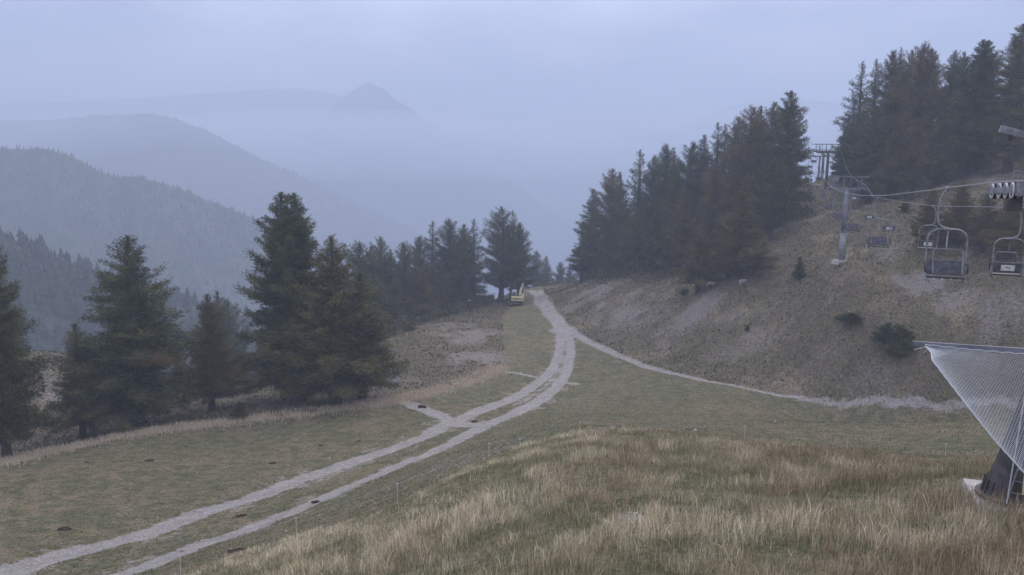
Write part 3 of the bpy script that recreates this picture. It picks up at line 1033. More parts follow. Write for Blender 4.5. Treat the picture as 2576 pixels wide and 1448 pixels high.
G1 = "conifers along the left edge of the piste"
G2 = "misty conifers beyond the gravel bank"
G3 = "wood climbing the hillside in the middle"
G4 = "wood on the hilltop at the right"
TREES = [
    (-32, 600, 60, "wide_a", .3, .78, "dark conifer cut off by the left border of the photo", G1),
    (188, 815, 71, "larch_b", 1.0, 1.25, "short olive larch directly left of the big lone spruce, nearest the left border tree", G1),
    (320, 596, 73, "wide_a", 2.2, 1.30, "big broad spruce with a thick dark trunk and a rusty branch on its right", G1),
    (450, 905, 84, "pine_b", .6, 1.7, "low dark tree squeezed between the broad spruce and the short pointed larch", G1),
    (520, 742, 80, "larch_a", 2.0, 1.10, "pointed dark olive larch with a bare lower trunk left of the twin-topped spruce", G1),
    (546, 735, 128, "spruce_b", 1.1, .9, "hazy narrow spruce top peeping out behind the pointed larch", G1),
    (572, 756, 135, "pine_b", .3, .9, "hazy small treetop just left of the twin-topped spruce", G1),
    (706, 486, 83, "spruce_a", .2, 1.16, "tallest tree on the left, left trunk of the twin-topped spruce", G1),
    (740, 488, 82, "spruce_a", 2.9, 1.08, "right trunk and top of the tall twin-topped spruce", G1),
    (833, 597, 79, "larch_a", 4.0, 1.32, "full olive green larch in front of the twin-topped spruce, on its right", G1),
    (905, 690, 83, "larch_b", 1.6, 1.45, "lower bright green larch on the right flank of the full olive larch", G1),
    (905, 612, 134, "pine_a", .5, 1.22, "misty round-topped tree directly right of the near larches", G2),
    (934, 620, 146, "pine_b", 2.5, 0.98, "misty short treetop wedged beside the knobbly pine", G2),
    (957, 598, 150, "pine_b", 1.5, 1.04, "misty knobbly pine with open upper branches", G2),
    (982, 628, 148, "spruce_b", .9, 1.10, "misty low spruce between the knobbly pine and the round pines", G2),
    (1014, 611, 146, "pine_a", 3.5, 1.10, "misty grey-green pine right of the low spruce", G2),
    (1053, 598, 152, "pine_a", 4.5, 1.22, "misty bushy pine at the foot of the treeline's highest step", G2),
    (1089, 557, 157, "sparse_a", .4, 1.10, "misty thin larch with see-through top, first of the tall group", G2),
    (1130, 555, 157, "pine_a", 5.5, 1.28, "misty blunt round-crowned pine between the two thin larches", G2),
    (1168, 566, 163, "pine_b", 2.1, 1.10, "misty small-headed pine between the blunt pine and the right thin larch", G2),
    (1192, 552, 166, "sparse_a", 2.4, 1.16, "misty thin larch at the right end of the tall group", G2),
    (1262, 522, 163, "pine_b", .8, 1.34, "tall ragged conifer just left of and behind the excavator", G2),
    (1290, 531, 168, "sparse_a", 3.9, 1.16, "narrow pointed top right beside the tall ragged conifer", G2),
    (1308, 563, 162, "pine_a", 1.9, 1.22, "right shoulder tree standing behind the excavator", G2),
    (940, 712, 132, "spruce_a", 1.9, 1.34, "dark lower spruce nearest the right flank of the green larch", G2),
    (995, 700, 140, "larch_b", 2.9, 1.34, "lower brownish larch in front of the misty pines", G2),
    (1062, 672, 145, "larch_a", .9, 1.22, "broad brown-green larch filling the middle front of the misty wood", G2),
    (1112, 690, 150, "pine_b", 4.2, 1.34, "dark low tree at the wood's foot left of the small shelter", G2),
    (1152, 640, 157, "spruce_b", 5.1, 1.46, "dark drooping spruce just left of the small shelter", G2),
    (1349, 632, 236, "pine_b", 1.2, 1.22, "faint misty tree beyond the skyline, tallest of those right of the excavator", G2),
    (1375, 645, 240, "spruce_b", 2.2, 1.22, "faint misty tree beyond the crest of the track", G2),
    (1409, 661, 226, "pine_a", 3.2, 0.98, "faint small round tree above the end of the track", G2),
    (1434, 674, 218, "pine_b", .2, 0.98, "faintest little tree where the right hillside begins", G2),
    # middle wood on the hillside
    (1468, 540, 178, "sparse_a", 1.1, 1.10, "lowest left tree of the hillside wood with ragged drooping branches", G3),
    (1493, 477, 170, "spruce_b", .1, 1.21, "slim spruce at the left end of the hillside wood's skyline", G3),
    (1541, 427, 164, "pine_b", 1.6, 1.16, "tree with two close tips, second step of the hillside wood's skyline", G3),
    (1560, 434, 168, "spruce_b", 2.6, 0.99, "slightly lower tip touching the right side of the second skyline step", G3),
    (1610, 378, 158, "sparse_a", 3.1, 1.21, "sharp airy larch standing clear above its neighbours in the hillside wood", G3),
    (1646, 395, 160, "pine_b", 4.1, 0.99, "lower rounded top between the airy larch and the mop-headed pine", G3),
    (1676, 368, 154, "pine_a", 5.1, 1.10, "mop-headed pine in the left half of the hillside wood", G3),
    (1697, 382, 158, "spruce_b", .7, 0.99, "thin tip just right of the mop-headed pine", G3),
    (1745, 362, 150, "pine_a", 1.7, 1.21, "dark dense tree in the centre of the hillside wood's skyline", G3),
    (1773, 341, 150, "spruce_b", 2.7, 1.10, "narrow spire behind the dark dense tree at the wood's centre", G3),
    (1806, 309, 147, "sparse_a", 3.7, 1.16, "left one of two open larch tops side by side", G3),
    (1825, 314, 148, "sparse_a", 4.7, 0.99, "right one of two open larch tops side by side", G3),
    (1858, 297, 143, "pine_b", 5.7, 1.04, "open pine with sky showing through, right of the two larch tops", G3),
    (1897, 272, 138, "pine_a", .9, 1.16, "thick flat-shouldered pine left of the tallest pair", G3),
    (1915, 268, 141, "spruce_b", 1.3, 0.99, "pointed tip growing out of the flat-shouldered pine", G3),
    (1948, 260, 135, "pine_b", 2.3, 1.04, "second tallest tree, just left of the hillside wood's tallest larch", G3),
    (1991, 230, 127, "spruce_a", 3.3, 1.12, "tallest tree of the hillside wood with long drooping branches on the right", G3),
    (1545, 560, 152, "spruce_a", .4, 1.21, "brownish front tree above the gravel bank's top left", G3),
    (1600, 520, 148, "larch_b", 1.4, 1.32, "brown-tinged larch in the front row above the gravel bank", G3),
    (1660, 505, 142, "spruce_a", 2.4, 1.21, "dull green front row tree below the mop-headed pine", G3),
    (1720, 470, 136, "larch_a", 3.4, 1.10, "wide dull larch at the foot of the wood's centre", G3),
    (1765, 560, 118, "larch_b", 4.4, 1.38, "olive tree standing directly above the side-on white cow", G3),
    (1800, 420, 134, "pine_a", 5.4, 1.21, "dark tree in the wood's shadowed middle", G3),
    (1835, 560, 115, "larch_b", .6, 1.32, "small brown larch leaning on the tall olive larch's left side", G3),
    (1872, 468, 113, "larch_a", 1.1, 1.26, "tall olive larch standing forward of the wood on the open slope", G3),
    (1905, 430, 128, "spruce_a", 2.1, 1.21, "dark spruce behind the forward-standing olive larch", G3),
    (1950, 400, 121, "pine_a", 3.1, 1.26, "dark lower tree under the wood's tallest larch", G3),
    # hilltop wood at the right
    (2125, 328, 150, "spruce_b", .5, 1.15, "short ragged spruce right beside the three lift towers", G4),
    (2152, 250, 146, "sparse_a", 1.5, 1.2, "leaning larch low on the hilltop wood's left edge", G4),
    (2170, 156, 142, "sparse_a", 2.5, 1.05, "tall bare-branched larch on the hilltop wood's left edge", G4),
    (2205, 150, 138, "sparse_a", 3.5, 1.0, "airy larch second from the left on the hilltop skyline", G4),
    (2247, 132, 132, "pine_a", 4.5, 1.1, "round-topped pine left of the thin spire on the hilltop", G4),
    (2268, 121, 134, "sparse_a", 5.5, .7, "thin spire between two round-topped hilltop pines", G4),
    (2295, 129, 131, "pine_b", .9, 1.0, "bushy pine right of the thin hilltop spire", G4),
    (2325, 114, 127, "pine_a", 1.9, 1.05, "highest round crown in the hilltop wood's centre", G4),
    (2345, 124, 126, "spruce_a", 2.9, 1.05, "conical spruce with a smooth right slope in the hilltop wood's centre", G4),
    (2404, 129, 130, "pine_b", 3.9, .95, "left one of the pair of umbrella pines with bare stems", G4),
    (2426, 132, 130, "pine_b", 4.9, .9, "right one of the pair of umbrella pines with bare stems", G4),
    (2474, 101, 118, "spruce_a", 5.9, 1.15, "broad conical spruce with twin tips, left tip", G4),
    (2488, 104, 119, "spruce_a", 1.2, 1.05, "broad conical spruce with twin tips, right tip", G4),
    (2575, 62, 112, "spruce_a", 2.2, 1.15, "dark tree cut off by the right border of the photo", G4),
    (2200, 300, 128, "spruce_a", 3.2, 1.2, "dull dark spruce filling the lower left of the hilltop wood", G4),
    (2250, 330, 120, "larch_a", 4.2, 1.0, "broad brownish larch at the foot of the hilltop wood above the empty chairs", G4),
    (2310, 300, 116, "pine_a", 5.2, 1.15, "dark mass of a pine in the middle foot of the hilltop wood", G4),
    (2370, 280, 120, "larch_b", .3, 1.3, "dark green larch below the umbrella pines", G4),
    (2430, 270, 122, "spruce_a", 1.3, 1.0, "spruce with visible trunk at the edge of the grassy clearing", G4),
    (2350, 470, 97, "larch_a", 2.3, 1.25, "dense low larch behind the nearest empty chair, left one", G4),
    (2425, 455, 95, "larch_a", 3.3, 1.25, "dense low larch directly behind the nearest empty chair", G4),
    (2490, 480, 91, "larch_b", 4.3, 1.4, "dense low larch between the two nearest chairs", G4),
    (2560, 470, 88, "larch_a", 5.3, 1.25, "dense low larch behind the rightmost chair", G4),
]
for (px, top, d, var, rot, fat, label, grp) in TREES:
    if grp == G4 and px in (2350, 2425, 2490, 2560, 2250):
        tree(px, top, d, var, rot, fat, label, group=grp, name="larch_tree")
    else:
        nm = "larch_tree" if "larch" in var or "sparse" in var else "spruce_tree" if "spruce" in var or "wide" in var else "pine_tree"
        olive = grp in (G3, G4) and int(px * 7 + top) % 3 == 0 and nm != "larch_tree"
        tree(px, top, d, var, rot, fat, label, group=grp, name=nm, mat=M_LARCH if olive else None)

G5 = "young trees and bushes on the open slopes"
for (px, py, hgt, var, rot, fat, label, nm, mat) in (
        (2010, 700, 3.2, "spruce_b", 0, 1.7, "single young dark spruce on the brown slope left of the grey lift tower", "young_spruce", None),
        (603, 1058, 1.9, "larch_b", 1, 2.2, "little yellow-green sapling in the dry grass below the pointed larch", "young_larch", None),
        (1880, 838, .8, "bush_a", 2, 1.1, "tiny yellowish bush on the scree slope", "small_bush", None),
        (2262, 912, 2.9, "bush_a", 0, 1.5, "large round dark juniper bush beside the net's tip", "juniper_bush", M_NEEDLE),
        (2225, 885, 1.9, "bush_a", 2.2, 1.6, "dark juniper growing against the left side of the large round one", "juniper_bush", M_NEEDLE),
        (2140, 822, 1.1, "bush_a", 1, 3.6, "flat dark green juniper patch in the middle of the brown slope", "juniper_bush", M_NEEDLE),
        (1722, 744, .9, "bush_a", 3, 2.4, "small dark bush left of the side-on white cow", "juniper_bush", M_NEEDLE),
        (1028, 832, 1.0, "bush_a", 4, 3.4, "low dark shrub on the crest of the left gravel bank", "low_shrub", M_NEEDLE),
        (1497, 694, 2.4, "bush_a", 5, 1.4, "rusty autumn bush at the left foot of the hillside wood", "autumn_bush", M_RUST),
        (2276, 536, 1.3, "bush_a", 1.3, 1.6, "small dark bush on the slope right of the small far chairs", "juniper_bush", M_NEEDLE)):
    g = hit(px, py)
    root = thing(nm, (g.x, g.y, g.z - .1), label, "bush" if ("bush" in nm or "shrub" in nm) else "tree", G5, rz=rot)
    root.scale = (hgt / 20 * fat, hgt / 20 * fat, hgt / 20)
    link("trunk", VARIANTS[var][1], root)
    link("crown", crown_mesh(var, mat), root)

# undergrowth closing the gaps between the trunks of the woods
ub = []
rs = np.random.RandomState(31)
for (px, top, d, var, rot, fat, label, grp) in TREES:
    if grp not in (G2, G3, G4) or d < 122 or d > 200:
        continue
    T = P(px, top, d)
    k = 900
    q = np.stack([T.x + rs.randn(k) * 3.2, T.y + rs.randn(k) * 2.2 + 1.5], 1)
    lump = 1.7 + 1.2 * fbm(q[:, 0] / 2.2, q[:, 1] / 2.2, 66, 2)
    z = H(q[:, 0], q[:, 1]) + np.abs(lump) * rs.uniform(0, 1, k) ** .8
    ub.append(np.stack([q[:, 0], q[:, 1], z], 1))
ub = np.concatenate(ub)
clear = np.minimum(dist_poly(ub[:, 0], ub[:, 1], RUT_L), dist_poly(ub[:, 0], ub[:, 1], RUT_R))
ub = ub[(clear > 9) & (ub[:, 0] - .343 * ub[:, 1] < 4)]        # keep the track and the lift line open
dv = rs.randn(len(ub), 3) + np.array([0, 0, .5])
dv /= np.linalg.norm(dv, axis=1)[:, None]
sd = np.cross(dv, rs.randn(len(ub), 3))
sd /= np.linalg.norm(sd, axis=1)[:, None]
V = np.stack([ub - sd * .12, ub + sd * .12, ub + dv * .55], 1).reshape(-1, 3)
tag(link("undergrowth", mesh_np("undergrowth", V, np.arange(len(V)).reshape(-1, 3), 3, (M_NEEDLE,))),
    "dark undergrowth and low boughs between the trunks of the woods", "undergrowth", kind="stuff")

# rusty dead spray on the broad spruce
T3 = [o for o in bpy.data.objects if o.get('label', '').startswith("big broad spruce")][0]
rs = np.random.RandomState(77)
c0 = P(404, 900, 70.5)
m_ = 1100
q = rs.randn(m_, 3) * np.array([.85, .5, .26]) + np.array([0, 0, 0])
q[:, 2] -= .30 * np.abs(q[:, 0])
dv = rs.randn(m_, 3)
dv /= np.linalg.norm(dv, axis=1)[:, None]
sd = np.cross(dv, rs.randn(m_, 3))
sd /= np.linalg.norm(sd, axis=1)[:, None]
V = np.stack([q - sd * .03, q + sd * .03, q + dv * .24], 1).reshape(-1, 3) + np.array(c0)
me = mesh_np("rusty_branch", V, np.arange(m_ * 3).reshape(-1, 3), 3, (M_RUST,))
rb = link("rusty_branch", me, T3)
bpy.context.view_layer.update()
rb.matrix_parent_inverse = T3.matrix_world.inverted()
rb['label'] = "dead rust-orange branch"


# ------------------------------------------------------------------ grass
def blades_object(name, n_, xy, hgt, wid, cols, seed, lean=.5, mats=None):
    rs = np.random.RandomState(seed)
    x, y = xy[:, 0], xy[:, 1]
    z = H(x, y) - .02
    a = rs.uniform(0, 6.283, n_)
    dx, dy = np.cos(a), np.sin(a)
    la = rs.uniform(0, 6.283, n_)
    ll = np.abs(rs.randn(n_)) * lean * hgt
    lx, ly = np.cos(la) * ll, np.sin(la) * ll
    w = wid / 2
    v0 = np.stack([x - dx * w, y - dy * w, z], 1)
    v1 = np.stack([x + dx * w, y + dy * w, z], 1)
    v2 = np.stack([x + dx * w * .7 + lx * .35, y + dy * w * .7 + ly * .35, z + hgt * .6], 1)
    v3 = np.stack([x - dx * w * .7 + lx * .35, y - dy * w * .7 + ly * .35, z + hgt * .6], 1)
    v4 = np.stack([x + lx, y + ly, z + hgt * np.sqrt(np.maximum(1 - (ll / hgt) ** 2 * .5, .3))], 1)
    V = np.stack([v0, v1, v2, v3, v4], 1).reshape(-1, 3)
    b0 = np.arange(n_) * 5
    F3 = np.stack([np.stack([b0, b0 + 1, b0 + 2], 1), np.stack([b0, b0 + 2, b0 + 3], 1), np.stack([b0 + 3, b0 + 2, b0 + 4], 1)], 1).reshape(-1, 3)
    C = np.repeat(np.concatenate([cols, np.ones((n_, 1))], 1), 5, axis=0)
    me = mesh_np(name, V, F3, 3, (M_GRASS,), False, C)
    return link(name, me)


def spikes_object(name, n_, xy, hgt, wid, cols, seed, lean=.35):
    """single-triangle blades for distant turf"""
    rs = np.random.RandomState(seed)
    x, y = xy[:, 0], xy[:, 1]
    z = H(x, y) - .02
    a = rs.uniform(0, 6.283, n_)
    dx, dy = np.cos(a) * wid / 2, np.sin(a) * wid / 2
    la = rs.uniform(0, 6.283, n_)
    ll = np.abs(rs.randn(n_)) * lean * hgt
    V = np.stack([np.stack([x - dx, y - dy, z], 1), np.stack([x + dx, y + dy, z], 1),
                  np.stack([x + np.cos(la) * ll, y + np.sin(la) * ll, z + hgt], 1)], 1).reshape(-1, 3)
    C = np.repeat(np.concatenate([cols, np.ones((n_, 1))], 1), 3, axis=0)
    me = mesh_np(name, V, np.arange(n_ * 3).reshape(-1, 3), 3, (M_GRASS,), False, C)
    return link(name, me)


M_GRASS, _gn, _gl, _gb = new_mat("grass_blades")
_ga = _gn.new("ShaderNodeAttribute")
_ga.attribute_name = "mask"
_gl.new(_ga.outputs['Color'], _gb.inputs['Base Color'])
_gb.inputs['Roughness'].default_value = .85
_gb.inputs['Specular IOR Level'].default_value = .1


def sample_polar(n_, a0, a1, r0, r1, seed, power=1.0):
    rs = np.random.RandomState(seed)
    a = np.radians(rs.uniform(a0, a1, n_))
    u = rs.uniform(0, 1, n_) ** power
    r = np.sqrt(r0 ** 2 + (r1 ** 2 - r0 ** 2) * u)
    return np.stack([r * np.sin(a), r * np.cos(a)], 1)


def lerp3(t, a, b):
    return np.array(a)[None] * (1 - t[:, None]) + np.array(b)[None] * t[:, None]


# tall meadow grass inside the fence
xy = sample_polar(500000, -36, 37, 11.5, 56, 101, 1.25)
mk, mead = masks(xy[:, 0], xy[:, 1])
x_, y_ = xy[:, 0], xy[:, 1]
dens = .62 + .6 * fbm(x_ / 1.2, y_ / 1.2, 51, 3) + .25 * fbm(x_ / 5, y_ / 5, 52, 2)
rs = np.random.RandomState(3)
slab_c = hit(2530, 1250)
keep = (mead > .5) & (rs.uniform(0, 1, len(x_)) < dens) & (mk[:, 2] < .55) & (np.hypot(x_ - slab_c.x - .5, y_ - slab_c.y) > 1.5)
xy = xy[keep]
x_, y_ = xy[:, 0], xy[:, 1]
n_ = len(xy)
rs = np.random.RandomState(5)
tall = np.clip(.5 + .8 * fbm(x_ / 3.2, y_ / 3.2, 53, 3) + .8 * fbm(x_ / .7, y_ / .7, 63, 2), .08, 1.3)
hg = (.13 + .37 * tall) * rs.uniform(.45, 1.35, n_)
fd = dist_poly(x_, y_, FENCE)
hg = hg * (.45 + .55 * sstep(0, 9, fd))
r_ = np.hypot(x_, y_)
wd = (.006 + .0003 * r_) * rs.uniform(.7, 1.4, n_)
# colour: pale straw on the left, brown in the middle and right, green low down
straw = np.clip(.84 - .055 * x_ + .9 * fbm(x_ / 3, y_ / 3, 54, 3) + .7 * fbm(x_ / .6, y_ / .6, 64, 2) + .25 * rs.randn(n_), 0, 1)
green = np.clip(.66 - .9 * (tall - .4) + .5 * fbm(x_ / 2.2, y_ / 2.2, 56, 3) + .3 * rs.randn(n_), 0, 1)
c_ = lerp3(straw, (.29, .215, .135), (.80, .71, .50))
c_ = c_ * (1 - green[:, None]) + np.array((.15, .17, .07))[None] * green[:, None]
c_ *= rs.uniform(.6, 1.35, n_)[:, None]
tag(blades_object("meadow_grass", n_, xy, hg, wd, c_, 6), "tall straw and brown meadow grass inside the wire fence", "grass", kind="stuff")

# seed heads rising above it
ns = 16000
idx = rs.randint(0, n_, ns)
sx = xy[idx] + rs.randn(ns, 2) * .03
hs = hg[idx] * rs.uniform(1.1, 1.6, ns)
cs = lerp3(rs.uniform(0, 1, ns), (.38, .27, .18), (.58, .48, .34))
tag(blades_object("seed_stalks", ns, sx, hs, np.full(ns, .012), cs, 8, .22), "thin pale seed stalks standing above the meadow grass", "grass", kind="stuff")

# straw fringe along the left edge, short turf on the piste, tussocks on the hill
fr_pts = []
for i in range(len(DRY_EDGE) - 3):
    L = np.linalg.norm(DRY_EDGE[i + 1] - DRY_EDGE[i])
    k = int(L * 620)
    t = rs.uniform(0, 1, (k, 1))
    fr_pts.append(DRY_EDGE[i] * (1 - t) + DRY_EDGE[i + 1] * t + rs.randn(k, 2) * 1.05)
fx = np.concatenate(fr_pts)
fx = fx[rs.uniform(0, 1, len(fx)) < .6 + .7 * fbm(fx[:, 0] / 1.5, fx[:, 1] / 1.5, 57, 2)]
nn = len(fx)
cs = lerp3(np.clip(.6 + .3 * rs.randn(nn), 0, 1), (.36, .29, .20), (.74, .64, .48))
tag(spikes_object("dry_grass_fringe", nn, fx, rs.uniform(.2, .5, nn), rs.uniform(.03, .055, nn), cs, 9), "pale dry grass fringe along the left edge of the piste", "grass", kind="stuff")

xy = sample_polar(150000, -34, 34, 30, 110, 103, 1.0)
mk, mead = masks(xy[:, 0], xy[:, 1])
keep = (mead < .5) & (mk[:, 0] < .35) & (mk[:, 3] < .4)
xy, mk = xy[keep], mk[keep]
nn = len(xy)
t_ = np.clip(mk[:, 1] * 1.3 + .3 * rs.randn(nn) + .2, 0, 1)
cs = lerp3(t_, (.085, .105, .045), (.30, .255, .16)) * rs.uniform(.7, 1.3, nn)[:, None]
tag(spikes_object("piste_turf", nn, xy, rs.uniform(.04, .11, nn), rs.uniform(.04, .09, nn), cs, 10), "short green and straw turf on the piste", "grass", kind="stuff")

xy = sample_polar(230000, -33, 36, 70, 185, 104, 1.0)
mk, mead = masks(xy[:, 0], xy[:, 1])
cl = fbm(xy[:, 0] / .9, xy[:, 1] / .9, 58, 3)
keep = (mk[:, 3] > .5) & (mk[:, 0] < .4) & (rs.uniform(0, 1, len(xy)) < np.clip(.75 - 1.3 * mk[:, 2] + 1.1 * cl, 0, 1))
xy, mk, cl = xy[keep], mk[keep], cl[keep]
nn = len(xy)
big = fbm(xy[:, 0] / 5, xy[:, 1] / 5, 59, 3)
t_ = np.clip(.35 + .8 * big + .35 * rs.randn(nn), 0, 1)
cs = lerp3(t_, (.075, .062, .040), (.27, .215, .15))
gsel = np.clip(.3 + 1.2 * fbm(xy[:, 0] / 3, xy[:, 1] / 3, 60, 3) + .3 * rs.randn(nn), 0, .8)[:, None]
cs = cs * (1 - gsel) + np.array((.065, .075, .036))[None] * gsel
tag(spikes_object("hillside_tussocks", nn, xy, rs.uniform(.08, .34, nn), rs.uniform(.08, .24, nn), cs, 12, .5), "brown and olive tussocks covering the rough hillside", "grass", kind="stuff")


# ------------------------------------------------------------------ loose stones
def stones(name, xy, size, label, seed):
    rs = np.random.RandomState(seed)
    n_ = len(xy)
    tv = np.array([(1, 0, 0), (-1, 0, 0), (0, 1, 0), (0, -1, 0), (0, 0, .8), (0, 0, -.5)], float)
    tf = np.array([(0, 2, 4), (2, 1, 4), (1, 3, 4), (3, 0, 4), (2, 0, 5), (1, 2, 5), (3, 1, 5), (0, 3, 5)])
    V = tv[None] * (1 + .35 * rs.randn(n_, 6, 3)) + .2 * rs.randn(n_, 6, 3)
    V = V * size[:, None, None]
    V[:, :, 0] += xy[:, 0][:, None]
    V[:, :, 1] += xy[:, 1][:, None]
    V[:, :, 2] += (H(xy[:, 0], xy[:, 1]) + size * .15)[:, None]
    Fc = (tf[None] + (np.arange(n_) * 6)[:, None, None]).reshape(-1, 3)
    me = mesh_np(name, V.reshape(-1, 3), Fc, 3, (M_STONE,))
    return tag(link(name, me), label, "stones", kind="stuff")


xy = sample_polar(60000, -33, 34, 30, 175, 120, 1.0)
mk, mead = masks(xy[:, 0], xy[:, 1])
pr = .02 + .25 * (mk[:, 0] > .3) * (mk[:, 0] < .8) + .35 * np.clip(mk[:, 2], 0, 1) + .03 * mk[:, 3]
keep = (rs.uniform(0, 1, len(xy)) < pr) & (mead < .5)
xy = xy[keep]
sz = .02 + .11 * rs.uniform(0, 1, len(xy)) ** 5
stones("scattered_stones", xy, sz, "pale limestone pieces strewn over the track margins and stony slopes", 13)
near_st = []
for (cx_, cy_, r_, k_) in ((1600, 1312, .55, 130), (1215, 1318, .4, 50), (1010, 1228, 2.0, 90), (1130, 1175, 2.2, 100), (1240, 1140, 2.5, 70),
                           (1730, 1400, .4, 30), (745, 1345, 1.6, 30), (1590, 1290, .5, 30)):
    c_ = hit(cx_, cy_)
    near_st.append(rs.randn(k_, 2) * r_ + np.array((c_.x, c_.y)))
near_st = np.concatenate(near_st)
stones("bank_stones", near_st, rs.uniform(.015, .05, len(near_st)), "pale stones lying bare in and below the tall grass", 14)

# dark clumps of earth on the turf
G6 = "dark clumps of earth on the turf"
CL = [(375, 1160, .34, "dark earth clump halfway between the dry fringe and the upper rut, below the broad spruce"),
      (163, 1332, .40, "largest reddish-brown clump, low down near the left border"),
      (685, 1168, .30, "dark clump above the track below the twin-topped spruce"),
      (808, 1124, .26, "dark clump right of centre in the turf, below the full olive larch"),
      (903, 1111, .24, "flat dark clump just above the upper rut"),
      (468, 1125, .22, "small dark clump near the dry fringe below the pointed larch"),
      (218, 1165, .22, "small dark clump close under the dry fringe at the far left"),
      (840, 1056, .22, "small dark clump beside the dry fringe near the three trunks"),
      (610, 1301, .30, "dark clump between the two ruts"),
      (135, 1135, .35, "dark clump in the dry fringe right of the left border tree"),
      (1062, 1025, .45, "reddish-brown clump on the upper end of the stony drain"),
      (1195, 1062, .35, "thin dark clod on the track where the stony drain joins"),
      (795, 1264, .25, "dark clump just below the lower rut"),
      (605, 1388, .30, "dark clump between the wire fence and the lower rut")]
for px, py, s, lab in CL:
    s *= .8
    c_ = hit(px, py)
    rs2 = np.random.RandomState(int(px))
    vs, fs = [], []
    seg, rings = 12, 5
    for a in range(rings):
        t = a / (rings - 1)
        for k in range(seg):
            th = 2 * math.pi * k / seg
            rr_ = s * math.cos(t * math.pi / 2) * (1 + .38 * rs2.randn()) + .005
            vs.append((rr_ * math.cos(th) * 1.25, rr_ * math.sin(th) * .8, s * .6 * math.sin(t * math.pi / 2) * (1 + .15 * rs2.randn()) - .06))
    for a in range(rings - 1):
        for k in range(seg):
            fs.append((a * seg + k, a * seg + (k + 1) % seg, (a + 1) * seg + (k + 1) % seg, (a + 1) * seg + k))
    fs.append(tuple((rings - 1) * seg + k for k in range(seg)))
    mb = MB()
    mb.add(vs, fs)
    o = mb.build("earth_clump", M_SOIL)
    o.location = (c_.x, c_.y, c_.z + .02)
    tag(o, lab, "earth clump", G6)

# mossy boulder in the gully
c_ = hit(972, 965)
rs2 = np.random.RandomState(9)
vs, fs = [], []
seg, rings = 20, 9
for a in range(rings):
    t = a / (rings - 1)
    for k in range(seg):
        th = 2 * math.pi * k / seg
        rr_ = 1.75 * math.cos(t * math.pi / 2) ** .7
        nz = 1 + .14 * float(vnoise(np.array([math.cos(th) * 1.6 + 5]), np.array([math.sin(th) * 1.6 + t * 2]), 3)[0]) + .03 * rs2.randn()
        vs.append((rr_ * nz * math.cos(th) * 1.1, rr_ * nz * math.sin(th) * .8, 1.25 * math.sin(t * math.pi / 2) * nz - .3))
for a in range(rings - 1):
    for k in range(seg):
        fs.append((a * seg + k, a * seg + (k + 1) % seg, (a + 1) * seg + (k + 1) % seg, (a + 1) * seg + k))
fs.append(tuple((rings - 1) * seg + k for k in range(seg)))
mb = MB()
mb.add(vs, fs)
o = mb.build("boulder", M_BOULDER)
o.location = c_
tag(o, "rounded mossy boulder in the gully right of the full olive larch", "boulder")

# ------------------------------------------------------------------ wire fence
root = thing("wire_fence", (0, 0, 0), "thin wire fence on white plastic posts around the tall grass", "fence")
posts = []
for i, (px, py) in enumerate(FENCE_PX[1:9]):
    if i in (3,):
        pass
    g = hit(px, py)
    hh = (.95, .9, 1.0, .8, .55, .7, .6, .65)[i]
    top = Vector((g.x, g.y, g.z + hh))
    m = MB().tube([(g.x, g.y, g.z - .2), (g.x, g.y, g.z + hh * .5), top], .010, 6)
    m.tube([top + Vector((-.06, 0, -.05)), top + Vector((.06, 0, -.05))], .01, 5)
    po = m.build("post", M_POST, root)
    posts.append(top + Vector((0, 0, -.05)))
wm = MB()
g0 = hit(300, 1475)
posts = [Vector((g0.x, g0.y, g0.z + .9))] + posts
for a, b_ in zip(posts[:-1], posts[1:]):
    L = (b_ - a).length
    pts = [a.lerp(b_, t / 8) - Vector((0, 0, .012 * L * 4 * (t / 8) * (1 - t / 8))) for t in range(9)]
    wm.tube(pts, .004, 4, caps=False)
wm.build("wire", M_ROPE, root)

# ------------------------------------------------------------------ chairlift
ROPE1 = [(2660, 452, 17.5), (2560, 456, 20.0), (2500, 460, 21.8), (2385, 473, 25), (2290, 485, 33.), (2213, 493, 44), (2148, 490, 62), (2110, 479, 80), (2086, 466, 98)]
ROPE2 = [(2640, 524, 28.5), (2559, 523, 33), (2430, 520, 42), (2348, 518, 52), (2246, 505, 72), (2197, 493, 90), (2176, 466, 98)]
R1 = [P(*p) for p in ROPE1]
R2 = [P(*p) for p in ROPE2]


def extend(R, zs):
    a, b_ = R[3], R[-1]
    dr = (b_ - a)
    dr.z = 0
    dr.normalize()
    last = R[-1]
    out = list(R)
    for dist, z in zs:
        out.append(Vector((last.x + dr.x * dist, last.y + dr.y * dist, z)))
    return out, dr


R1, dir1 = extend(R1, [(28, -1.5), (56, 2.35), (77, 2.9), (98, 2.1), (125, .2), (160, -6)])
R2, dir2 = extend(R2, [(28, -1.5), (56, 2.35), (77, 2.9), (98, 2.1), (125, .2), (160, -6)])
RDIR = dir1.copy()
RANG = math.atan2(-RDIR.x, RDIR.y)         # turns local +y onto the rope direction
C1 = bezier(R1, 8)
C2 = bezier(R2, 8)
dn = -RDIR
C1 = [R1[0] + dn * 14 + Vector((0, 0, -.3)), R1[0] + dn * 6 + Vector((0, 0, 0))] + C1
C2 = [R2[0] + dn * 18 + Vector((0, 0, .3)), R2[0] + dn * 8 + Vector((0, 0, .1))] + C2
tag(MB().tube(C1, .020, 6).build("haul_rope", M_ROPE), "steel lift rope running over the wheels at the right border", "lift rope")
tag(MB().tube(C2, .017, 6).build("haul_rope", M_ROPE), "lower second steel lift rope carrying the chairs with white panels", "lift rope")


